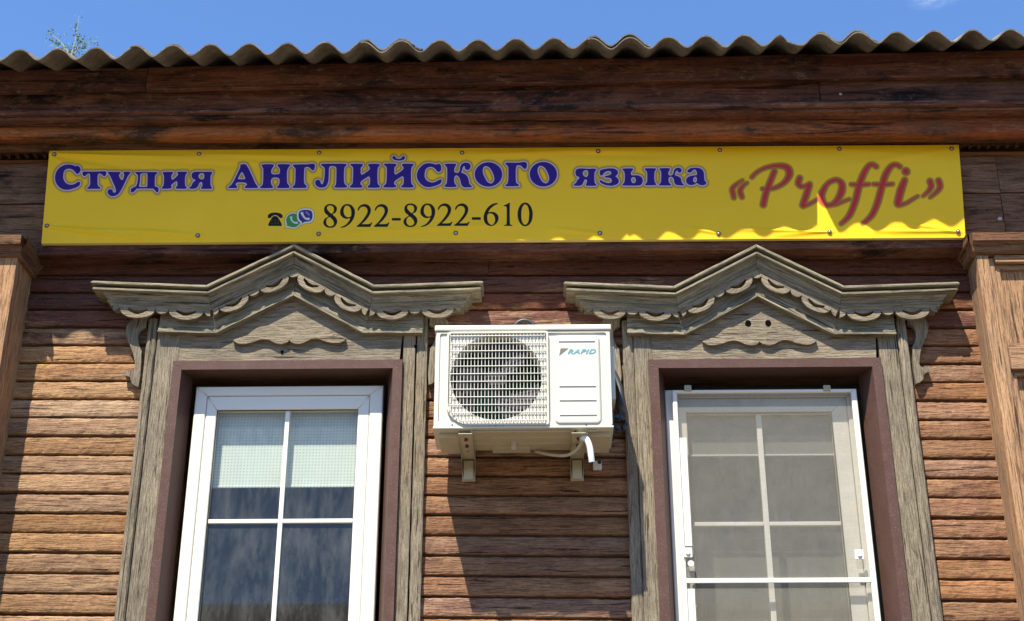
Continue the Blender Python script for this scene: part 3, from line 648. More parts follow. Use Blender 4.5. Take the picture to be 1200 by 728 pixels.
# ------------------------------------------------------------------ windows
def mitre_frame(name, x0, x1, z0, z1, wl, wr, wt, wb, yf, yb, mat, parent, ch=.004, **kw):
    m = MB(); g = .0007
    I = (x0+wl, x1-wr, z0+wb, z1-wt)
    quads = [[(x0+g, z1), (x1-g, z1), (I[1]-g, I[3]), (I[0]+g, I[3])], [(x0, z1-g), (I[0], I[3]-g), (I[0], I[2]+g), (x0, z0+g)],
             [(x1, z1-g), (x1, z0+g), (I[1], I[2]+g), (I[1], I[3]-g)], [(x0+g, z0), (I[0]+g, I[2]), (I[1]-g, I[2]), (x1-g, z0)]]
    for q in quads:
        c = Vector((sum(p[0] for p in q)/4, sum(p[1] for p in q)/4))
        V = [(p[0], yb, p[1]) for p in q]+[(p[0], yf+ch, p[1]) for p in q]
        inner = []
        for p in q:
            dx = ch if p[0] < c.x else -ch; dz = ch if p[1] < c.y else -ch
            horizontal = abs(q[0][0]-q[1][0]) > .3 or abs(q[3][0]-q[2][0]) > .3
            inner.append((p[0]+(0 if horizontal else dx), yf, p[1]+(dz if horizontal else 0)))
        V += inner
        F = [(3, 2, 1, 0), (8, 9, 10, 11)]+[(k, (k+1) % 4, 4+(k+1) % 4, 4+k) for k in range(4)]+[(4+k, 4+(k+1) % 4, 8+(k+1) % 4, 8+k) for k in range(4)]
        m.add(V, F)
    bm = bmesh.new(); vs = [bm.verts.new(v) for v in m.v]
    for f in m.f: bm.faces.new([vs[i] for i in f])
    bmesh.ops.recalc_face_normals(bm, faces=list(bm.faces)); bm.verts.index_update()
    V = [tuple(v.co) for v in bm.verts]; F = [[v.index for v in f.verts] for f in bm.faces]; bm.free()
    return link(name, V, F, mat, parent, 'x', **kw)
def pane(name, x0, x1, z0, z1, y, mat, parent, **k): return link(name, [(x0, y, z0), (x1, y, z0), (x1, y, z1), (x0, y, z1)], [(0, 1, 2, 3)], mat, parent, 'x', **k)
# left window
X = lambda px, py, Y: at(px, py, Y)[0]
Z = lambda px, py, Y: at(px, py, Y)[1]
Y0 = .030
x0, x1 = X(228.5, 470, Y0), X(448.5, 470, Y0); zt = Z(340, 452.5, Y0)
w1 = mitre_frame('window', x0, x1, ZB, zt, .054, .060, .046, .05, Y0, .085, M_PVC, house, label='white framed window with a pale blind lowered halfway')
xa, xb = x0+.056, x1-.062; za = zt-.048
mitre_frame('sash', xa, xb, ZB+.055, za, .050, .052, .068, .06, Y0+.004, .08, M_PVC, w1)
ga, gb = xa+.050, xb-.052; gz = za-.068
mitre_frame('gasket', ga-.002, gb+.002, ZB+.11, gz+.002, .004, .004, .004, .004, Y0+.010, .05, M_GASKET, w1, ch=.001)
mx_ = X(338, 481, Y0+.03); hz = Z(325, 611.5, Y0+.03)
for i, (p, q) in enumerate(((ga, mx_-.010), (mx_+.010, gb))):
    for (r, s) in ((hz+.010, gz), (ZB+.11, hz-.010)): pane('pane', p, q, r, s, Y0+.030, M_GLASS, w1)
m = MB(); m.box(mx_-.0105, mx_+.0105, Y0+.018, Y0+.040, ZB+.11, gz, .003); m.link('muntin', M_PVC, w1, 'z')
m = MB(); m.box(ga, mx_-.0106, Y0+.018, Y0+.040, hz-.0095, hz+.0095, .003); m.box(mx_+.0106, gb, Y0+.018, Y0+.040, hz-.0095, hz+.0095, .003); m.link('muntin', M_PVC, w1)
bz = Z(300, 569, .10)
for (p, q) in ((ga-.03, mx_-.012), (mx_+.004, gb+.03)):
    m = MB(); m.box(p, q, .098, .100, bz, gz+.05); m.box(p, q, .094, .104, bz-.012, bz, .002); m.link('blind', M_BLIND, w1)
# right window, behind an insect screen
x0, x1 = X(781, 500, Y0+.012), X(1008, 500, Y0+.012); zt = Z(890, 456, Y0+.012)
w2 = mitre_frame('window', x0, x1, ZB, zt, .050, .048, .040, .05, Y0+.016, .09, M_PVC, house, label='white framed window behind a beige insect screen')
xa, xb = x0+.052, x1-.050; za = zt-.042
xg0, xg1 = X(805.5, 500, Y0+.03), X(975, 500, Y0+.03); zg = Z(890, 484.5, Y0+.03)
mitre_frame('sash', xa, xb, ZB+.055, za, xg0-xa, xb-xg1, za-zg, .06, Y0+.022, .085, M_CREAM, w2)
mitre_frame('gasket', xg0-.002, xg1+.002, ZB+.11, zg+.002, .004, .004, .004, .004, Y0+.030, .05, M_GASKET, w2, ch=.001)
mx_ = X(888, 485, Y0+.05); hz = Z(888, 615, Y0+.05)
for (p, q) in ((xg0, mx_-.011), (mx_+.011, xg1)):
    for (r, s) in ((hz+.01, zg), (ZB+.11, hz-.01)): pane('pane', p, q, r, s, Y0+.050, M_GLASS, w2)
m = MB(); m.box(mx_-.0125, mx_+.0125, Y0+.034, Y0+.06, ZB+.11, zg, .003); m.link('muntin', M_PVC, w2, 'z')
m = MB(); m.box(xg0, mx_-.0126, Y0+.034, Y0+.06, hz-.0095, hz+.0095, .003); m.box(mx_+.0126, xg1, Y0+.034, Y0+.06, hz-.0095, hz+.0095, .003); m.link('muntin', M_PVC, w2)
bz = Z(888, 534.5, .11)
m = MB(); m.box(xg0-.02, xg1+.02, .094, .096, bz, zg+.05); bl_ = m.link('blind', plain('grey_blind_fabric', (.20, .19, .165, 1), .8), w2)
m = MB(); m.box(xg0-.02, xg1+.02, .0835, .093, bz-.009, bz, .002); m.link('blind_rail', M_PVC, w2)
m = MB(); m.box(xg0-.3, xg1+.3, .30, .302, 2.2, 4.3); m.link('curtain', plain('dim_curtain_cloth', (.16, .15, .125, 1), .9), w2)
# screen
sx0, sx1 = X(789.5, 500, .018), X(1007.5, 500, .018); szt = Z(890, 457.5, .018)
mitre_frame('screen_frame', sx0, sx1, ZB+.02, szt, .022, .026, .016, .02, .006, .026, M_PVC, w2, ch=.003)
pane('screen_net', sx0+.020, sx1-.024, ZB+.03, szt-.014, .018, M_NET, w2)
cz = Z(900, 680.5, .012)
m = MB(); m.box(sx0+.020, sx1-.024, .006, .017, cz-.0105, cz+.0105, .002); m.link('screen_crossbar', M_CREAM, w2)
for px in (806, 969):
    x, z = at(px, 453, .0); m = MB(); m.box(x-.016, x+.016, -.002, .012, z-.022, z+.006, .002); m.box(x-.006, x+.006, -.006, -.002, z-.012, z+.002, .001); m.link('screen_clip', M_FOAM_P, w2)
for px, py in ((806, 647.5), (1007, 650)):
    x, z = at(px, py, .0); m = MB(); m.box(x-.020, x+.020, -.002, .006, z-.022, z+.022, .002); m.tube([(x, .0, z), (x, -.008, z)], .010, 14); m.link('screen_clip', M_CREAM, w2)
x, z = at(809.5, 661, .0); m = MB(); m.tube([(x, .006, z), (x, -.010, z)], .014, 16); m.link('screen_clip', M_PVC, w2)

for (pa, pb, ya, yb_) in ((800.5, 810, 513, 640), (804, 813, 690, 760)):  # added cream strips imitate the sunlit part of the left stile
    (xa_, za_), (xb_, zb_) = at(pa, ya, .012), at(pb, yb_, .012); xc_ = X(805, 600, .012)
    m = MB(); m.box(xc_-.016, xc_+.016, .0135, .0165, zb_, za_, .001); m.link('sunlit_stile_strip', M_CREAM, w2)
for root_, pts_ in ((case1, ((206.5, 428), (468.5, 428.5))), (case2, ((764, 429), (1027.5, 428)))):
    for px, py in pts_: nail(px, py, -.0655, .006, root_, M_RUST)
# ------------------------------------------------------------------ banner
YB = -.142
QC = [at(58, 177, YB), at(1123.5, 170, YB), at(1131.5, 278.5, YB), at(48.5, 285.5, YB)]
banner = thing('advertising_banner', 'long yellow vinyl banner with blue and red lettering stretched below the eaves', 'banner', (QC[3][0], YB, QC[3][1]))
GL = []   # (class, [contours]) in photograph pixels
def G_(cls, ox, oy, s, *cs, dx=0, dy=0): GL.append((cls, [[(x/s+ox, y/s+oy) for x, y in [(a+dx, b+dy) for a, b in smooth_closed(c, 3)]] for c in cs]))
C1 = (60, 185, 12); C2 = (155, 185, 12); C3 = (262, 180, 12); C4 = (360, 180, 12); C5 = (450, 175, 12); C6 = (550, 180, 10.909); C7 = (665, 185, 12); C8 = (745, 185, 12)
G_('blue', *C1, "240,105 300,110 345,125 370,118 400,135 412,170 405,210 380,232 355,225 335,200 300,170 250,157 205,167 180,197 170,240 170,290 190,340 230,375 290,385 340,372 380,345 405,350 402,385 365,415 310,435 240,452 170,445 110,410 70,350 58,280 75,205 120,145 175,115")
G_('blue', *C1, "458,203* 520,200 600,202 700,197 765,197* 778,215 762,255 745,262 725,245 695,225 668,228 655,250 652,310 655,380 670,415 692,425 690,440* 600,440 515,440* 512,425 535,412 552,380 555,310 552,245 540,228 515,228 490,255 470,268 452,250 445,225")
G_('blue', *C1, "800,212* 820,203 880,205 965,205* 975,222 955,240 955,265 975,305 995,322 1015,310 1030,265 1030,235 1018,215* 1030,203* 1070,200 1115,205* 1105,230 1075,270 1030,370 985,460 940,520 880,545 830,535 800,500 805,465 835,450 862,462 872,490 890,500 912,490 915,460 900,410 865,330 840,270")
G_('blue', *C2, "45,205* 120,203 200,205 285,203 355,206* 345,225 325,245 318,300 318,370 322,408 340,420 365,425 370,440 372,470 360,490 345,488 325,465 300,440* 180,438 60,440* 40,470 10,492 -10,490 -15,465 -5,440 25,425 55,410 75,370 85,300 85,260 70,235 50,220", "112,255 120,228 165,216 212,222 220,260 220,340 216,410* 200,420 100,420* 97,400 108,340")
G_('blue', *C2, "430,208* 500,205 578,208* 568,230 552,250 548,285 560,315 580,315 620,280 650,245 645,225 632,208* 700,203 770,205* 768,222 750,245 742,300 742,370 750,410 768,425 760,440* 690,442 615,438* 618,425 638,405 640,360 630,335 610,340 570,370 548,395 552,418 552,435* 490,442 420,440* 425,425 440,405 450,360 452,300 448,250 435,228")
G_('blue', *C2, "880,207 920,203 1000,205 1060,203 1128,205* 1120,225 1105,245 1100,300 1100,370 1108,410 1120,425 1115,440* 1050,442 975,440* 975,425 988,410 992,380 985,350 965,345 945,360 930,395 905,430 860,442 810,440* 808,430 835,405 850,370 870,345 895,330* 890,315 860,300 840,270 842,235 858,213", "972,220 1005,225 1018,250 1015,290 995,312 970,312 942,295 930,268 942,235")
G_('blue', *C3, "238,162* 280,155 318,160* 340,195 375,265 420,365 450,430 480,468 478,487* 390,490 300,488* 302,475 325,455 332,435 310,415 250,407 190,412 168,435 175,455 192,470 185,488* 130,490 72,488* 75,475 110,450 140,405 180,325 215,250 236,195", "258,265 275,275 308,345 305,366* 255,370 203,368* 203,352 240,280")
G_('blue', *C3, "540,162* 620,155 700,160* 708,170 690,195 672,225 668,265 680,290 710,300 750,298 785,290 795,270 795,225 780,195 762,172 770,158* 850,155 932,160* 935,170 910,200 895,230 890,300 892,400 905,440 925,465 920,488* 840,490 755,488* 755,475 780,450 792,410 790,365 770,345 730,338 690,345 668,375 665,410 675,450 695,470 690,488* 610,492 520,490* 520,475 548,450 560,400 562,300 562,235 555,200 540,178")
G_('blue', *C3, "985,162* 1090,157 1176,158 1236,150 1271,152 1284,175 1276,220 1258,240 1241,232 1206,197 1166,190 1140,205 1132,240 1130,320 1130,400 1140,435 1165,460 1160,487* 1070,490 975,488* 975,472 1000,450 1012,400 1015,300 1015,220 1000,195 980,175")
G_('blue', *C4, "200,155* 260,150 380,150 480,150 555,155* 550,170 525,200 518,240 515,320 518,400 530,440 558,462 550,482* 470,485 390,482* 388,468 405,450 412,400 415,300 415,220 400,190 360,178 320,185 305,215 303,290 298,380 280,440 250,475 190,483 140,465 118,430 122,395 150,378 180,390 190,420 200,440 220,435 238,390 250,300 252,225 240,195 210,175")
IG = "610,155* 690,150 780,155* 778,175 755,200 750,240 752,285 768,305 800,292 860,250 885,220 880,195 862,172 865,155* 940,150 1020,155* 1020,170 1000,190 988,230 985,320 988,410 1000,445 1020,462 1015,482* 940,485 855,482* 855,465 880,445 888,400 885,345 865,325 830,345 770,385 748,415 752,445 775,460 770,482* 690,485 605,482* 605,465 635,440 645,400 650,300 650,220 640,190 615,172"
G_('blue', *C4, IG); G_('blue', *C5, IG, dx=-607, dy=56)
G_('blue', *C5, "140,100 158,110 168,130 205,141 245,130 258,108 275,100 292,115 285,140 255,155 205,160 150,150 122,130 125,108")
G_('blue', *C5, "640,200 700,210 735,220 765,205 795,225 802,260 800,295 775,320 750,310 715,270 670,248 620,255 585,285 570,340 572,400 600,445 650,470 710,470 760,445 795,430 808,440 800,475 765,500 710,520 640,535 570,525 510,480 470,415 465,350 490,285 540,230 590,205")
G_('blue', *C5, "855,210* 930,205 1010,208* 1012,225 995,250 985,290 990,325 1020,338 1050,330 1068,300 1075,250 1100,207 1150,190 1200,205 1215,245 1195,285 1165,290 1140,270 1140,242 1120,237 1105,260 1090,310 1085,335* 1130,350 1170,385 1190,440 1200,490 1225,520 1240,533* 1170,538 1120,535 1090,500 1078,450 1060,400 1030,370 1000,375 985,410 985,460 1000,500 1020,515 1015,530* 935,535 855,530* 855,515 880,490 890,440 892,350 892,280 880,245 858,225")
def ell(cx, cy, rx, ry, n=16): return ' '.join('%.1f,%.1f' % (cx+rx*math.cos(2*math.pi*i/n), cy+ry*math.sin(2*math.pi*i/n)) for i in range(n))
OH = "212,160 255,178 290,225 315,285 322,335 300,378 270,388 230,367 195,310 170,245 172,195 188,168"
G_('blue', *C6, ell(245, 270, 174, 155), OH)
G_('blue', *C6, ell(245, 270, 172, 155), OH, dx=701, dy=-4)
G_('blue', *C6, "460,128* 480,120 560,122 640,120 700,110 730,125 735,165 715,198 690,185 660,155 620,150 600,165 592,220 592,330 600,380 625,395 635,414* 550,420 465,418* 465,405 490,385 500,330 502,230 498,170 480,150")
G_('blue', *C7, "150,158 200,153 300,158 350,155 400,158* 395,180 380,205 375,260 378,330 388,365 405,380 400,392* 330,395 262,390* 262,375 275,345 275,315 262,303 240,308 225,335 210,370 175,392 90,390* 92,378 125,350 140,315 165,295 172,283* 160,268 130,255 115,220 120,180", "258,172 285,182 295,215 285,260 262,275 235,262 212,230 222,190")
G_('blue', *C7, "470,175 530,160 590,152 660,158 700,185 708,215 690,245 668,262* 690,280 715,310 718,345 690,375 630,392 570,390 500,370 460,340 455,322 470,318 510,342 570,360 605,355 625,335 618,300 590,282 545,278 525,268 545,258 590,248 620,220 605,192 570,185 530,200 500,230 482,250 462,240 455,205")
G_('blue', *C7, "775,158* 840,153 920,155* 915,175 895,200 890,235 910,252 980,252 1030,270 1055,305 1052,350 1025,385 960,392 860,392 775,390* 778,375 800,350 808,300 808,230 798,190 780,175", "925,272 950,280 965,315 955,350 930,365 905,350 892,320 898,285")
G_('blue', *C8, "130,155* 200,152 282,155* 280,172 262,200 258,270 262,330 280,370 285,387* 210,390 135,388* 138,372 160,345 165,290 163,220 150,185 132,170")
G_('blue', *C8, "335,155* 410,150 478,155* 475,175 458,200 455,235 475,255 510,250 530,225 540,180 570,150 610,145 640,165 642,190 625,208 600,205 585,180 570,185 555,210 545,250* 590,265 630,290 640,330 650,360 675,380 672,390* 600,388 565,380 545,350 535,300 515,275 485,268 462,285 458,330 475,365 495,380 490,390* 410,392 330,390* 332,375 355,350 360,290 360,220 352,185 338,170")
G_('blue', *C8, "730,185 760,158 820,145 890,150 935,175 955,215 960,280 968,325 990,350 980,375 940,388 895,380 860,355 820,378 770,385 725,365 710,325 725,285 770,262 830,252 860,245 862,215 850,180 825,165 800,180 770,208 745,208 728,198", "835,268 860,285 860,330 840,354 815,345 803,315 812,285")
D1 = (375, 232, 13.333); D3 = (540, 230, 13.333)
g8 = ("165,103 220,115 258,150 262,190 240,235 195,262 240,305 265,350 262,400 225,450 160,468 95,452 58,410 58,365 85,325 135,290 90,250 68,205 75,150 115,112", "165,122 205,138 222,180 212,225 180,253 135,215 108,175 115,140 140,125", "145,302 190,335 218,380 215,425 165,450 115,432 95,385 105,335")
g9 = ("430,103 490,120 535,175 545,240 525,320 475,395 400,450 325,468* 325,460* 400,425 455,365 478,310* 430,328 370,315 325,270 318,210 345,145 385,112", "425,123 465,143 490,200 492,260 482,295 440,308 395,288 370,240 370,180 390,138")
g2 = ("590,200* 600,160 640,120 700,103 755,120 790,165 790,225 760,290 700,365 640,414* 700,414 760,412 790,402 802,385* 815,390* 785,452* 575,452* 575,445* 640,385 700,310 738,245 745,190 720,150 680,138 630,155 603,200*",)
for sft, dy in ((0, 0), (94.0, -.7)):
    for gl, ex in ((g8, 0), (g9, 0), (g2, 0), (g2, 268/13.333)):
        GL.append(('black', [[(x/13.333+375+sft+ex, y/13.333+232+dy) for x, y in smooth_closed(c, 3)] for c in gl]))
G_('black', *D1, "1125,320* 1260,320* 1260,354* 1125,354*"); G_('black', *D3, "175,335* 310,335* 310,371* 175,371*")
G_('black', *D3, "575,112* 578,122* 520,150 455,205 425,262* 480,250 540,265 582,310 585,370 550,435 480,470 410,452 368,395 360,320 385,240 440,165 510,122", "465,270 510,290 535,340 535,400 505,450 470,455 430,420 412,360 415,295 430,278")
G_('black', *D3, "672,148* 720,130 755,106* 764,108* 763,300 765,420 775,448 805,458* 805,466* 675,466* 675,458* 708,450 718,420 720,250 718,180 705,160 674,158*")
G_('black', *D3, ell(1006, 287, 117, 184), "1005,128 1045,155 1068,230 1070,300 1060,390 1035,435 1003,450 970,430 948,370 943,290 950,205 975,148")
I1 = (305, 235, 15)
G_('black', *I1, "138,292 145,260 190,232 260,222 330,230 382,255 394,290 390,312* 340,312* 325,285 262,262 205,285 188,314* 138,314*", )
G_('black', *I1, "225,290* 262,284 300,290* 340,350 375,420 375,452* 145,452* 150,415 190,345", *[ell(x, y, 8, 8, 6) for x in (208, 262, 315) for y in (352, 384, 414)])
G_('white', *I1, "585,218 660,235 715,290 728,360 700,440 640,485 580,497 510,485 470,478* 432,496* 450,455 438,400 445,330 480,262 530,228")
G_('green', *I1, "585,238 650,252 696,300 708,360 685,425 635,465 580,475 520,465 490,452* 470,460* 472,425 458,360 470,310 500,268 540,245")
G_('white2', *I1, "790,148 870,155 930,190 945,270 930,350 880,395 800,402 762,412* 722,440* 715,398 665,360 648,290 655,210 700,165")
G_('purple', *I1, "795,172 865,178 908,205 920,270 908,335 865,372 800,378 770,385* 735,415* 730,375 692,345 675,285 682,220 715,185")
STR = []
def st(cls, ox, oy, s, *pts):
    P = [(x, y, False) for x, y, r in pts]; xy = smooth_pts(P, 5, closed=False); n = len(pts)
    rr = np.interp(np.linspace(0, n-1, len(xy)), range(n), [p[2] for p in pts]); STR.append((cls, [(x/s+ox, y/s+oy, r/s) for (x, y), r in zip(xy, rr)]))
P4 = (850, 185, 10.4); P5 = (930, 185, 8.56); P6 = (1010, 185, 8.56)
st('red', *P4, (210, 275, 6), (130, 330, 13), (85, 385, 19), (95, 440, 20), (103, 488, 16)); st('red', *P4, (265, 308, 6), (215, 345, 13), (180, 400, 19), (190, 450, 20), (203, 482, 16))
st('red', *P4, (325, 238, 13), (370, 190, 12), (440, 145, 12), (520, 115, 14), (620, 98, 17), (710, 103, 24), (768, 140, 32), (780, 200, 32), (755, 260, 25), (705, 315, 18), (640, 355, 14), (560, 380, 12), (450, 382, 11))
st('red', *P4, (598, 165, 22), (540, 310, 24), (490, 450, 26), (462, 575, 26))
st('red', *P5, (60, 208, 20), (47, 255, 22), (70, 288, 15), (110, 288, 10), (160, 268, 16)); st('red', *P5, (158, 278, 20), (125, 380, 23), (92, 475, 22)); st('red', *P5, (95, 488, 14), (150, 470, 9), (215, 435, 8), (255, 410, 6))
st('red', *P5, (318, 290, 16), (280, 370, 24), (285, 430, 24), (325, 475, 15), (385, 468, 11), (440, 420, 20), (480, 340, 27), (482, 265, 22), (430, 225, 14), (360, 248, 14), (318, 290, 14)); st('red', *P5, (350, 482, 9), (430, 468, 8), (500, 440, 7), (560, 418, 6))
st('red', *P5, (828, 92, 14), (790, 72, 13), (745, 92, 17), (695, 180, 22), (655, 290, 23), (620, 430, 23), (570, 560, 20), (520, 625, 15), (475, 662, 9)); st('red', *P5, (575, 270, 8), (660, 275, 14), (755, 268, 8))
st('red', *P6, (382, 92, 14), (340, 72, 13), (290, 92, 17), (238, 170, 22), (200, 290, 23), (160, 440, 23), (110, 560, 20), (60, 620, 15), (8, 660, 9)); st('red', *P6, (115, 268, 8), (210, 272, 14), (308, 266, 8))
st('red', *P6, (440, 140, 29), (441, 141, 29)); st('red', *P6, (428, 228, 20), (390, 330, 28), (362, 440, 27), (362, 465, 24)); st('red', *P6, (370, 478, 14), (440, 460, 9), (500, 425, 8), (558, 390, 6))
st('red', *P6, (682, 240, 20), (694, 290, 20), (668, 338, 13), (612, 388, 6)); st('red', *P6, (768, 235, 20), (782, 292, 20), (750, 345, 13), (683, 402, 6))
st('icon', *I1, (545, 302, 18), (552, 345, 12), (590, 390, 12), (645, 398, 18)); st('icon', *I1, (735, 232, 24), (762, 285, 14), (800, 325, 14), (850, 330, 22)); st('lilac', *I1, (812, 215, 16), (858, 258, 12))

NU, NV = 1860, 200
U, Vv = np.meshgrid(np.linspace(0, 1, NU), np.linspace(0, 1, NV))
q = np.array(QC)
PX = (1-U)*(1-Vv)*q[0, 0]+U*(1-Vv)*q[1, 0]+U*Vv*q[2, 0]+(1-U)*Vv*q[3, 0]
PZ = (1-U)*(1-Vv)*q[0, 1]+U*(1-Vv)*q[1, 1]+U*Vv*q[2, 1]+(1-U)*Vv*q[3, 1]
P3 = np.stack([PX, np.full_like(PX, YB), PZ], -1)-CN; zz = P3@BF
SX = 600+FPX*(P3@BR)/zz; SY = 364-FPX*(P3@BU)/zz
def seg_dist(x, y, P, closed=True):
    D = np.full(x.shape, 99.0); m = len(P)
    for i in range(m if closed else m-1):
        ax, ay = P[i][:2]; bx, by = P[(i+1) % m][:2]; dx, dy = bx-ax, by-ay; l2 = dx*dx+dy*dy+1e-12
        t = np.clip(((x-ax)*dx+(y-ay)*dy)/l2, 0, 1); d = np.hypot(x-ax-t*dx, y-ay-t*dy)
        if not closed: d = d-(P[i][2]*(1-t)+P[i+1][2]*t)
        D = np.minimum(D, d)
    return D
SDF = {k: np.full(SX.shape, 9.0) for k in ('blue', 'black', 'red', 'white', 'green', 'white2', 'purple', 'icon', 'lilac')}
def window_of(P, mg=8):
    x0, x1 = min(p[0] for p in P)-mg, max(p[0] for p in P)+mg; y0, y1 = min(p[1] for p in P)-mg, max(p[1] for p in P)+mg
    return (SX > x0) & (SX < x1) & (SY > y0) & (SY < y1)
for cls, cs in GL:
    mk = window_of(cs[0]); x, y = SX[mk], SY[mk]; d = np.full(x.shape, 99.0); ins = np.zeros(x.shape, bool)
    for c in cs:
        d = np.minimum(d, seg_dist(x, y, c))
        for i in range(len(c)):
            (ax, ay), (bx, by) = c[i], c[(i+1) % len(c)]
            if ay == by: continue
            cond = (ay > y) != (by > y); ins ^= cond & (x < (bx-ax)*(y-ay)/(by-ay)+ax)
    d = np.where(ins, -d, d); SDF[cls][mk] = np.minimum(SDF[cls][mk], d)
for cls, P in STR:
    mk = window_of(P); SDF[cls][mk] = np.minimum(SDF[cls][mk], seg_dist(SX[mk], SY[mk], P, False))
# creases of the vinyl: soft ridges between points of pull
H = np.zeros_like(SX)
def crease(x0, y0, x1, y1, w, a, w2=None):
    dx, dy = x1-x0, y1-y0; L_ = math.hypot(dx, dy); t = ((SX-x0)*dx+(SY-y0)*dy)/L_**2; n = ((SX-x0)*-dy+(SY-y0)*dx)/L_
    ww = w+(w2-w if w2 else 0)*np.clip(t, 0, 1); env = np.clip(np.sin(np.pi*np.clip(t*.92+.08, 0, 1)), 0, 1)**.7
    return a*env*np.exp(-(n/ww)**2)
for c in ((64, 181, 350, 196, 2.2, .0045, 4), (64, 181, 300, 186, 2.0, .003, 3), (64, 182, 200, 205, 2.5, -.003, 5), (62, 184, 130, 225, 2, .002, 5), (233, 181, 420, 186, 2, .003, 4), (150, 186, 360, 199, 2.5, -.0035, 4),
          (55, 266, 190, 283, 2.0, .004, 3), (55, 266, 250, 278, 1.8, .003, 3.5), (55, 266, 220, 268, 2.4, -.002, 3), (373, 275, 620, 262, 2.2, .0022, 4), (232, 276, 120, 266, 2, .0018, 3), (560, 181, 760, 177, 3, .003, 5), (640, 180, 800, 184, 3, -.002, 4),
          (1122, 272, 1060, 262, 1.8, .003, 3), (1122, 272, 1020, 271, 1.6, .003, 3), (972, 272, 860, 269, 1.6, .003, 2.6), (842, 274, 800, 266, 1.6, .0025, 3), (972, 272, 905, 276, 1.5, .002, 3), (1115, 175, 960, 200, 2.5, .0016, 5), (983, 175, 1110, 186, 3, .0013, 5), (703, 274, 640, 268, 1.6, .002, 3)):
    H += 1.9*crease(*c)
H += .0012*np.sin(SX/38.0)*np.sin(SY/23.0+SX/150)+.0025*np.sin(SX/160.0+.5)*np.sin(np.pi*Vv)
H += .004*np.sin(np.pi*Vv)*np.exp(-((SX-590)/500)**2)
BY = YB-H
vv = np.stack([PX, BY, PZ], -1).reshape(-1, 3)
idx = np.arange(NU*NV).reshape(NV, NU)
fc = np.stack([idx[:-1, :-1], idx[1:, :-1], idx[1:, 1:], idx[:-1, 1:]], -1).reshape(-1, 4)
me = bpy.data.meshes.new('vinyl_sheet'); off = np.array(banner.location)
me.vertices.add(NU*NV); me.vertices.foreach_set('co', (vv-off).astype(np.float32).ravel())
me.loops.add(fc.size); me.loops.foreach_set('vertex_index', fc.astype(np.int32).ravel())
me.polygons.add(len(fc)); me.polygons.foreach_set('loop_start', np.arange(0, fc.size, 4, dtype=np.int32)); me.polygons.foreach_set('loop_total', np.full(len(fc), 4, dtype=np.int32))
me.update(calc_edges=True); me.polygons.foreach_set('use_smooth', np.ones(len(fc), bool))
for k, a in SDF.items():
    t_ = me.attributes.new('sd_'+k, 'FLOAT', 'POINT'); t_.data.foreach_set('value', a.astype(np.float32).ravel())
def banner_mat():
    m, N, L, B = new_mat('printed_yellow_vinyl')
    def A(k): n = N.new('ShaderNodeAttribute'); n.attribute_name = 'sd_'+k; return n.outputs['Fac']
    def step(v, a, b_):
        r = N.new('ShaderNodeMapRange'); r.interpolation_type = 'SMOOTHSTEP'; r.inputs[1].default_value = a; r.inputs[2].default_value = b_; r.inputs[3].default_value = 1; r.inputs[4].default_value = 0; L.new(v, r.inputs[0]); return r.outputs[0]
    t = N.new('ShaderNodeTexCoord'); n = node(N, 'ShaderNodeTexNoise', Scale=2.3, Detail=6.0, Roughness=.6); L.new(t.outputs['Object'], n.inputs['Vector'])
    r = ramp(N, .3, .7, (.95, .54, .010, 1), (.98, .59, .014, 1)); L.new(n.outputs['Fac'], r.inputs[0]); c = r.outputs[0]
    halo = (.17, .10, .03, 1)
    bl = A('blue'); c = mixc(N, L, math_n(N, L, 'MULTIPLY', step(bl, 1.0, 5.2), .85), c, halo)
    c = mixc(N, L, step(bl, 1.3, 1.85), c, (.62, .50, .55, 1)); c = mixc(N, L, step(bl, .0, .6), c, (.036, .010, .19, 1))
    rd = A('red'); c = mixc(N, L, math_n(N, L, 'MULTIPLY', step(rd, .2, 3.6), .85), c, (.10, .045, .018, 1))
    c = mixc(N, L, step(rd, .0, .75), c, (.58, .13, .06, 1)); c = mixc(N, L, step(rd, -.7, -.1), c, (.56, .035, .022, 1))
    wk = A('black'); c = mixc(N, L, step(wk, -.05, .5), c, (.010, .006, .005, 1))
    w = A('white'); c = mixc(N, L, math_n(N, L, 'MULTIPLY', step(w, .3, 1.5), .6), c, (.12, .10, .04, 1)); c = mixc(N, L, step(w, -.1, .35), c, (.72, .68, .50, 1)); c = mixc(N, L, step(A('green'), -.15, .3), c, (.06, .26, .05, 1))
    w = A('white2'); c = mixc(N, L, math_n(N, L, 'MULTIPLY', step(w, .3, 1.5), .6), c, (.12, .10, .04, 1)); c = mixc(N, L, step(w, -.1, .35), c, (.74, .70, .62, 1)); c = mixc(N, L, step(A('purple'), -.15, .3), c, (.06, .03, .16, 1))
    c = mixc(N, L, step(A('lilac'), -.2, .4), c, (.28, .20, .42, 1)); c = mixc(N, L, step(A('icon'), -.2, .35), c, (.66, .66, .66, 1))
    L.new(c, B.inputs['Base Color']); B.inputs['Roughness'].default_value = .5; B.inputs['Specular IOR Level'].default_value = .2
    wv = node(N, 'ShaderNodeTexNoise', Scale=420.0, Detail=2.0); L.new(t.outputs['Object'], wv.inputs['Vector'])
    bp = node(N, 'ShaderNodeBump'); bp.inputs['Strength'].default_value = .12; bp.inputs['Distance'].default_value = .001; L.new(wv.outputs['Fac'], bp.inputs['Height']); L.new(bp.outputs[0], B.inputs['Normal'])
    return m
me.materials.append(banner_mat())
vs_ = bpy.data.objects.new('vinyl_sheet', me); COL.objects.link(vs_); vs_.parent = banner
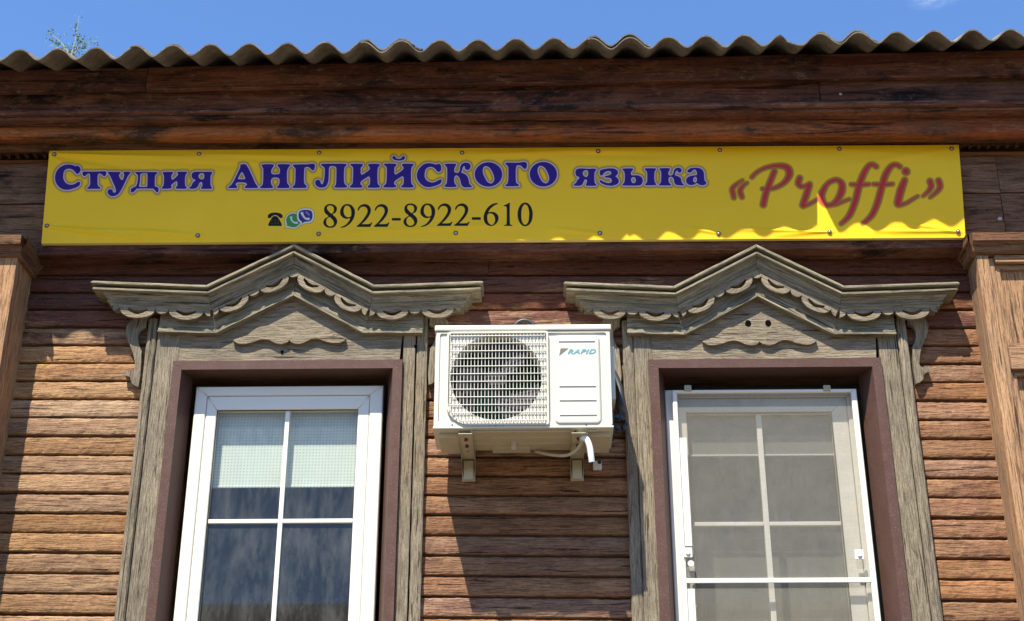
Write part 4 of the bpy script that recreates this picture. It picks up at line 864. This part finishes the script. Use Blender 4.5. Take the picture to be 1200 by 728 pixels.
# folded edge and batten frame behind
b = MB(); pad = .004
o4 = [(QC[0][0]+pad, QC[0][1]-pad), (QC[1][0]-pad, QC[1][1]-pad), (QC[2][0]-pad, QC[2][1]+pad), (QC[3][0]+pad, QC[3][1]+pad)]
i4 = [(QC[0][0]+.05, QC[0][1]-.05), (QC[1][0]-.05, QC[1][1]-.05), (QC[2][0]-.05, QC[2][1]+.05), (QC[3][0]+.05, QC[3][1]+.05)]
b.plate([o4, i4], YB+.004, -.1045); b.link('batten_frame', M_PIL, banner)
b = MB(); e = YB+.0022
for i in range(4):
    p, q_ = QC[i], QC[(i+1) % 4]; b.add([(p[0], e-.0025, p[1]), (q_[0], e-.0025, q_[1]), (q_[0], -.120, q_[1]), (p[0], -.120, p[1])], [(0, 1, 2, 3)])
b.link('folded_hem', plain('yellow_vinyl_back', (.80, .66, .25, 1), .5, dirt=.1), banner)
for px, py in ((64, 181.5), (233.5, 181), (374, 179.5), (541.5, 179), (701, 177.8), (843.5, 176), (983.5, 175), (1115, 174.5), (55.3, 265), (232, 276.5), (373.5, 274.5), (534, 273.3), (703, 273.5), (842, 274.3), (972, 272.3), (1122.5, 272)):
    x, z = at(px, py, YB); ix = np.argmin((SX-px)**2+(SY-py)**2); yb = float(BY.ravel()[ix])
    m = MB(); n = 14; ro, ri = .0115, .0065
    m.tube([(x, yb+.002, z), (x, yb-.0025, z)], .0112, 14)
    o = m.link('washer', M_RUST, banner)
    m = MB(); V = [(x, yb-.0075, z)]+[(x+.0035*math.cos(a*2*math.pi/n), yb-.007, z+.0035*math.sin(a*2*math.pi/n)) for a in range(n)]+[(x+.0068*math.cos(a*2*math.pi/n), yb-.0024, z+.0068*math.sin(a*2*math.pi/n)) for a in range(n)]
    m.add(V, [(0, 1+a, 1+(a+1) % n) for a in range(n)]+[(1+a, 1+n+a, 1+n+(a+1) % n, 1+(a+1) % n) for a in range(n)]); m.link('screw', M_STEEL, banner, smooth=True)

# ------------------------------------------------------------------ air conditioner
YF = -.372; YK = -.105
ax0, az1 = at(511.5, 382.5, YF); ax1 = X(716, 383, YF); az0 = Z(612, 501.5, YF); ax0 = (ax0+X(507, 500, YF))/2; ax1 = (ax1+X(718, 502, YF))/2
ac = thing('air_conditioner', 'cream outdoor air conditioner unit with round fan grille mounted between the two windows', 'air conditioner', ((ax0+ax1)/2, YK, az0))
def rrect(x0, x1, z0, z1, r, n=6):
    rr = r if hasattr(r, '__len__') else (r,)*4; P = []
    for (cx_, cz_, a0, rad) in ((x1-rr[1], z1-rr[1], 0, rr[1]), (x0+rr[0], z1-rr[0], 90, rr[0]), (x0+rr[3], z0+rr[3], 180, rr[3]), (x1-rr[2], z0+rr[2], 270, rr[2])): P += arc(cx_, cz_, rad, rad, a0, a0+90, n)
    return P
gx0, gx1 = X(523, 450, YF), X(643, 450, YF); gz1, gz0 = Z(580, 389.5, YF), Z(580, 499, YF)
fcx, fcz = at(581.5, 441.5, YF); fr_ = .203
# front panel with the round fan opening
circ = arc(fcx, fcz, fr_, fr_, 0, 360, 40)[:-1]
m = MB(); m.plate([rrect(ax0+.004, ax1-.004, az0+.010, az1-.010, .012), circ], YF+.002, YF+.012); m.link('front_panel', M_AC, ac)
m = MB(); m.plate([rrect(ax0+.004, ax1-.004, az0+.008, az1-.030, .010), rrect(ax0+.020, ax1-.020, az0+.026, az1-.038, .010)], YF-.004, YF+.0018); m.link('panel_rim', M_AC, ac)
m = MB(); m.box(ax0-.004, ax1+.003, YF-.010, YK, az1-.026, az1, .005); m.link('top_cover', M_AC, ac)
m = MB(); m.box(ax0, ax0+.006, YF+.013, YK, az0+.01, az1-.028); m.link('side_panel', M_AC, ac)
m = MB(); m.box(ax1-.008, ax1-.002, YF+.013, YK, az0+.01, az1-.028); m.link('side_panel', M_AC, ac)
m = MB(); m.box(ax0+.006, ax1-.008, YK-.01, YK, az0+.01, az1-.028); m.link('back_coil', M_COIL, ac)
m = MB(); m.box(ax0-.002, ax1+.001, YF-.004, YK+.004, az0-.002, az0+.0075, .002); m.link('base_pan', M_AC, ac)
b = MB()
for (x0, x1, y0, y1, d) in ((ax0+.02, ax0+.14, YF+.05, YK, .022), (ax0+.16, ax1-.17, YF+.02, YK-.01, .010), (ax1-.14, ax1-.01, YF+.05, YK, .022), (ax0+.25, ax0+.42, YK-.07, YK, .020), (ax0+.08, ax1-.08, YF+.08, YF+.10, .016), (ax0+.08, ax1-.08, YF+.15, YF+.17, .016)): b.box(x0, x1, y0, y1, az0-.002-d, az0-.0022, .004)
b.link('base_ribs', M_AC_LOW, ac)
# grille: raised frame, wires
m = MB(); m.plate([rrect(gx0, gx1, gz0, gz1, (.02, .012, .012, .11)), rrect(gx0+.009, gx1-.009, gz0+.009, gz1-.009, (.014, .006, .006, .101))], YF-.012, YF+.001); m.link('grille_frame', M_AC, ac)
b = MB(); y = YF-.020
def grille_lo(x):   # lower end following the rounded corner
    d = gx0+.105-x
    return gz0+.006+(0 if d <= 0 else .105-math.sqrt(max(0, .105**2-d**2)))
nv = 27
for i in range(nv+1):
    x = gx0+.016+(gx1-gx0-.032)*i/nv; lo = grille_lo(x)
    b.tube([(x, YF+.002, gz1-.010), (x, y+.004, gz1-.016), (x, y+.004, lo+.006), (x, YF+.002, lo)], .0018, 6)
nh = 11
for j in range(nh+1):
    z = gz1-.026-(gz1-gz0-.044)*j/nh; xs = gx0+.010
    while grille_lo(xs) > z-.004: xs += .004
    b.tube([(xs, YF+.002, z), (xs+.006, y, z), (gx1-.016, y, z), (gx1-.010, YF+.002, z)], .0019, 6)
b.link('grille_wires', M_AC, ac, kind='stuff')
m = MB(); m.tube([(fcx, YF+.012, fcz), (fcx, YF+.09, fcz)], [fr_, fr_*.98], 40, cap=False); m.link('fan_shroud', M_AC, ac, smooth=True)
m = MB(); m.tube([(fcx, YF+.02, fcz), (fcx, YF+.07, fcz)], [.045, .05], 24); hub = m.link('fan', M_FAN, ac, smooth=False)
for kf in range(3):
    V = []; a0 = R(20+120*kf); nr, na = 8, 12
    for i in range(nr+1):
        r = .045+(.188-.045)*i/nr; sweep = R(78)*(.75+.25*i/nr)
        for j in range(na+1): a = a0+R(22)*(i/nr)**1.3+sweep*j/na; V.append((fcx+r*math.cos(a), YF+.028+.045*j/na-.006*math.sin(math.pi*j/na), fcz+r*math.sin(a)))
    F = [(i*(na+1)+j, i*(na+1)+j+1, (i+1)*(na+1)+j+1, (i+1)*(na+1)+j) for i in range(nr) for j in range(na)]
    link('fan_blade', V, F, M_FAN, hub, smooth=True)
# right-hand embossed panel
px0, px1 = X(649.5, 450, YF), X(704, 450, YF); pz1, pz0 = Z(680, 393.5, YF), Z(680, 498, YF)
def loft(name, rings, mat, parent, fill=True):
    V = []; n = len(rings[0][1])
    for y, ring in rings: V += [(x, y, z) for x, z in ring]
    F = [(i*n+k, i*n+(k+1) % n, (i+1)*n+(k+1) % n, (i+1)*n+k) for i in range(len(rings)-1) for k in range(n)]
    if fill: F.append(tuple((len(rings)-1)*n+k for k in range(n))[::-1])
    bm = bmesh.new(); vs = [bm.verts.new(v) for v in V]
    for f in F: bm.faces.new([vs[i] for i in f])
    bmesh.ops.recalc_face_normals(bm, faces=list(bm.faces)); V = [tuple(v.co) for v in bm.verts]; bm.verts.index_update(); F = [[v.index for v in f.verts] for f in bm.faces]; bm.free()
    return link(name, V, F, mat, parent)
loft('embossed_cover', [(YF+.002, rrect(px0, px1, pz0, pz1, .020)), (YF-.005, rrect(px0+.002, px1-.002, pz0+.002, pz1-.002, .019)), (YF-.009, rrect(px0+.007, px1-.007, pz0+.007, pz1-.007, .015)), (YF-.0098, rrect(px0+.012, px1-.012, pz0+.012, pz1-.012, .012))], M_AC, ac)
for py in (400, 452.5, 469, 486):
    z = Z(677, py, YF); m = MB(); m.prism([(YF-.0095, z+.0035), (YF-.0095, z-.0045), (YF-.0135, z-.0045), (YF-.0125, z-.001)], px0+.022, px1-.022, 1); m.link('louvre_rib', M_AC, ac)
tri = [at(657, 408.2, YF-.011), at(666, 408.3, YF-.011), at(655.3, 416.8, YF-.011)]
m = MB(); m.plate([tri], YF-.0108, YF-.009); m.link('logo_mark', M_GREY_L, ac)
cu = bpy.data.curves.new('lettering', 'FONT'); cu.body = 'RAPID'; cu.size = 1; cu.shear = .35; cu.offset = .028; cu.space_character = 1.12; cu.resolution_u = 3
to = bpy.data.objects.new('lettering_source', cu); COL.objects.link(to); bpy.context.view_layer.update()
tm_ = bpy.data.meshes.new_from_object(to); co = np.array([v.co for v in tm_.vertices]); fs = [tuple(p.vertices) for p in tm_.polygons]; bpy.data.objects.remove(to)
co -= co.min(0); co /= (co.max(0)+1e-9)
lx0, lz0 = at(665.0, 416.0, YF); lx1, lz1 = at(698.5, 410.2, YF)
link('lettering', [(lx0+c[0]*(lx1-lx0), YF-.0112, lz0+c[1]*(lz1-lz0)) for c in co], fs, M_BLUE_L, ac)
for px, py in ((530, 498.5), (687, 498.5), (581, 498.8)):
    x, z = at(px, py, YF); m = MB(); m.tube([(x, YF+.003, z), (x, YF-.005, z)], .0035, 10); m.link('screw', M_RUST, ac)
# valve cover, service valves and insulated pipes on the right side
vx = ax1-.002
m = MB(); m.box(vx, vx+.022, YF+.10, YK-.02, az0+.17, az1-.06, .006); m.link('valve_cover', M_AC, ac)
m = MB(); m.box(vx, vx+.014, YF+.14, YK-.03, az0+.02, az0+.14, .004)
for zq in (.05, .10): m.tube([(vx+.01, YF+.17, az0+zq), (vx+.045, YF+.17, az0+zq)], .013, 12); m.tube([(vx+.030, YF+.17, az0+zq), (vx+.030, YF+.14, az0+zq+.004)], .009, 10)
m.link('service_valve', M_DARK, ac)
pts = [(vx+.04, YF+.17, az0+.10), (vx+.055, YF+.19, az0+.13), (vx+.055, YF+.28, az0+.20), (vx+.05, YK+.05, az0+.32), (vx+.0, YK+.06, az0+.42), (vx-.15, YK+.055, az1-.02), (vx-.33, YK+.05, az1+.035), (vx-.395, -.05, az1+.03), (vx-.41, .0, az1+.0)]
sm = [Vector(p) for p in pts]
def cr_path(P, k=5):
    out = []; n = len(P)
    for i in range(n-1):
        p0, p1, p2, p3 = P[max(i-1, 0)], P[i], P[i+1], P[min(i+2, n-1)]
        for j in range(k): t = j/k; out.append(.5*((2*p1)+(p2-p0)*t+(2*p0-5*p1+4*p2-p3)*t*t+(3*p1-p0-3*p2+p3)*t**3))
    return out+[P[-1]]
m = MB(); m.tube(cr_path(sm), .017, 12); m.link('insulated_pipe', M_DARK, ac, smooth=True)
m = MB(); m.tube(cr_path([p+Vector((.012, .0, -.045)) for p in sm[:5]]), .012, 12); m.link('insulated_pipe', M_DARK, ac, smooth=True)
# black sleeve and foam where the pipes enter the wall above the unit
cxs, czs = at(614.5, 388, -.02); b = MB(); b.tube([(cxs+.050*math.cos(R(a)), -.028, czs+.052*math.sin(R(a))) for a in range(0, 181, 12)], .009, 10)
sleeve = thing('pipe_sleeve', 'black ring sleeve stuffed with foam in the wall just above the air conditioner', 'pipe sleeve', (cxs, 0, czs))
b.link('sleeve_ring', M_DARK, sleeve, smooth=True)
V = []; F = []; 
for i in range(9):
    for j in range(13):
        a = math.pi*j/12; ph = math.pi/2*i/8; V.append((cxs+.044*math.cos(a)*math.sin(ph)*(1+.12*math.sin(j*2.3+i)), -.012-.030*math.cos(ph)+.004*math.sin(i*3+j*2), czs+.030*math.sin(a)*math.sin(ph)*(1+.15*math.sin(j*3.1))))
F = [(i*13+j, i*13+j+1, (i+1)*13+j+1, (i+1)*13+j) for i in range(8) for j in range(12)]
link('foam_plug', V, F, M_FOAM, sleeve, smooth=True)
# drain spout and hose
sx_, sz_ = at(682, 508, YF+.03)
m = MB(); m.tube([(sx_, YF+.05, az0-.002), (sx_, YF+.05, az0-.018)], [.030, .026], 20); m.tube([(sx_, YF+.05, az0-.018), (sx_+.002, YF+.045, az0-.045)], .013, 14); m.box(sx_+.03, sx_+.065, YF+.02, YF+.028, az0-.010, az0-.004); m.link('drain_spout', M_AC, ac)
h = [Vector((sx_+.004, YF+.035, az0-.035)), Vector((sx_+.020, YF+.02, az0-.050)), Vector((sx_+.032, YF+.018, az0-.085)), Vector((sx_+.037, YF+.02, az0-.125)), Vector((sx_+.040, YF+.025, az0-.150))]
m = MB(); m.tube(cr_path(h), .0135, 14, cap=False); m.link('drain_hose', M_HOSE, ac, smooth=True)
m = MB(); m.tube([h[-1]+Vector((0, 0, .004)), h[-1]+Vector((0, 0, .003))], .0125, 12); m.link('hose_shade_disc', M_GASKET, ac)  # black disc in place of the shade inside the hose end
c_ = [Vector((ax1-.34, YK-.02, az0-.02)), Vector((ax1-.27, YK-.07, az0-.055)), Vector((ax1-.20, YK-.12, az0-.075)), Vector((ax1-.155, YF+.12, az0-.055)), Vector((ax1-.130, YF+.08, az0-.02)), Vector((ax1-.12, YF+.06, az0-.0))]
m = MB(); m.tube(cr_path(c_), .0075, 10); m.link('cable', M_AC_LOW, ac, smooth=True)
x, z = at(602, 527, YF+.15); m = MB(); m.tube([(x, YF+.15, az0-.01), (x, YF+.15, az0-.045)], .011, 12); m.tube([(x, YF+.137, az0-.036), (x, YF+.135, az0-.036)], .004, 8); m.link('base_foot', M_AC, ac)
# wall brackets
def bracket(xc, lab):
    t = thing('wall_bracket', lab, 'bracket', (xc, 0, az0-.2), 'steel brackets carrying the air conditioner')
    w = .030; z1 = az0-.0255; tl = .0035
    zlow = Z(545, 562.5, -.04)
    m = MB(); holes = [rrect(xc-.005, xc+.005, YF+q, YF+q+.026, .0045, 3) for q in (.045, .13, .21)]
    # web of the arm (seen from below), drawn in x,y then laid flat
    m.plate([[(xc-w, YF-.004), (xc+w, YF-.004), (xc+w, -.02), (xc-w, -.02)]]+holes, 0, .003)
    m.v = [(x, z, z1-.002+y) for x, y, z in m.v]; m.link('bracket_arm', M_AC_LOW, t, 'y')
    for sx in (-1, 1):
        m = MB(); m.add([(xc+sx*w, YF-.004, z1), (xc+sx*w, YF-.004, z1+.020), (xc+sx*w, -.02, z1+.020), (xc+sx*w, -.02, zlow+.02), (xc+sx*w*.74, -.045, zlow), (xc+sx*w, -.06, zlow+.04), (xc+sx*w, -.14, z1-.02)], [(0, 1, 2, 3, 4, 5, 6)]); m.link('bracket_flange', M_AC_LOW, t, 'y')
    m = MB(); m.box(xc-w*.74, xc+w*.74, -.048, -.044, zlow, z1-.01, .001); m.link('bracket_foot', M_AC_LOW, t, 'z')
    m = MB(); m.box(xc-w, xc+w, -.02, -.012, zlow-.0, az0+.25); m.link('wall_rail', M_AC_LOW, t, 'z')
    for q in (.058, .143):
        m = MB(); m.tube([(xc+.001, YF+q, z1-.012), (xc+.001, YF+q, z1+.004)], .0085, 6); m.link('bolt', M_RUST, t)
    return t
bracket(X(546, 503, YF+.05), 'left steel bracket under the air conditioner, below the fan grille side')
bracket(X(677.5, 505, YF+.05), 'right steel bracket under the air conditioner, beside the white drain hose')
x, z = at(700.5, 545, -.02)
jb = thing('wall_clip', 'small pale plastic clip fixed to the boards right of the drain hose', 'clip', (x, 0, z))
m = MB(); m.box(x-.022, x+.018, -.022, -.006, z-.022, z+.020, .003); m.link('clip_body', M_CREAM, jb)
m = MB(); m.tube([(x+.008, -.0235, z+.012), (x+.008, -.010, z+.012)], .009, 10); m.link('clip_shade_plug', M_GASKET, jb)  # black plug on the clip face imitates a shaded hole

# ------------------------------------------------------------------ house across the street, mirrored in the window panes
opp = thing('opposite_house', 'dark two-storey timber house across the street, seen only mirrored in the lower panes', 'house', (0, -27, 0))
b = MB(); b.box(-17, 13, -34, -27, 0, 8.2); b.link('wall', M_FRIEZE, opp)
b = MB(); b.prism([(-34.6, 8.2), (-26.3, 8.2), (-26.2, 8.45), (-30.5, 10.6), (-34.8, 8.45)], -17.6, 13.6); b.link('roof', M_SLATE, opp)
b = MB(); b.box(-17.2, 13.2, -27, -26.7, 7.7, 8.19); b.link('cornice', M_CASE_D, opp)
for k in range(9):
    for z in (1.4, 5.0):
        f = MB(); x = -15.3+3.3*k; f.box(x-.75, x+.75, -27, -26.9, z, z+1.9); fo = f.link('window', M_PVC, opp)
        f = MB(); f.box(x-.6, x+.6, -26.9, -26.88, z+.15, z+1.75); f.link('pane', M_GASKET, fo)

# ------------------------------------------------------------------ tree behind the roof: only its top shoot shows
def leafy():
    tx, ty = at(86, 40, 9.0)[0], 9.0; top = at(90, 20, 9.0)[1]
    t = thing('birch_tree', 'thin leafy treetop shoot rising behind the roof edge at the far left', 'tree', (tx, ty, 0))
    m = MB(); tr = [Vector((tx+.25*math.sin(i*.7)*(1-i/12), ty, top*.93*i/12)) for i in range(13)]
    m.tube(tr, [.16*(1-i/12.6)+.006 for i in range(13)], 10); rnd = random.Random(5)
    shoots = [(Vector((tx, ty, top-.8)), Vector((tx+.04, ty, top+.02)))]
    shoots += [(Vector((tx, ty, top-.55)), Vector((tx+.25, ty+.1, top-.30))), (Vector((tx, ty, top-.60)), Vector((tx-.32, ty, top-.24))), (Vector((tx, ty, top-.75)), Vector((tx+.13, ty, top-.30))), (Vector((tx, ty, top-.7)), Vector((tx-.13, ty, top-.42)))]
    for i in range(46):
        a = rnd.uniform(0, 6.28); h0 = rnd.uniform(.35, .86)*top; L_ = (1-h0/top)*2.4+.3; base = Vector((tx, ty, h0)); shoots.append((base, base+Vector((math.cos(a)*L_*.6, math.sin(a)*L_*.6, min(L_*.7, top-.75-h0)))))
    LV = []; LF = []
    for p, q_ in shoots:
        m.tube([p, (p+q_)/2+Vector((.02, 0, .02)), q_], [.012, .007, .003], 6)
        n = 64 if q_.z > top-.5 else 130
        for k in range(n):
            f = rnd.random()**.8; c = p.lerp(q_, f)+Vector((rnd.gauss(0, .045+.05*(1-f)), rnd.gauss(0, .06), rnd.gauss(0, .03)))
            u = Vector((rnd.gauss(0, 1), rnd.gauss(0, 1), rnd.gauss(0, 1))).normalized(); w = u.orthogonal().normalized(); s = rnd.uniform(.012, .024); nb = len(LV)
            LV += [c-u*s, c+w*s*.6, c+u*s, c-w*s*.6]; LF.append((nb, nb+1, nb+2, nb+3))
    m.link('trunk', plain('birch_bark', (.35, .33, .28, 1), .9, dirt=.5), t, 'z')
    link('crown', LV, LF, plain('pale_green_leaves', (.16, .26, .09, 1), .5, dirt=.4, dirt_c=(.08, .13, .04, 1), scale=4), t, kind='stuff')
leafy()
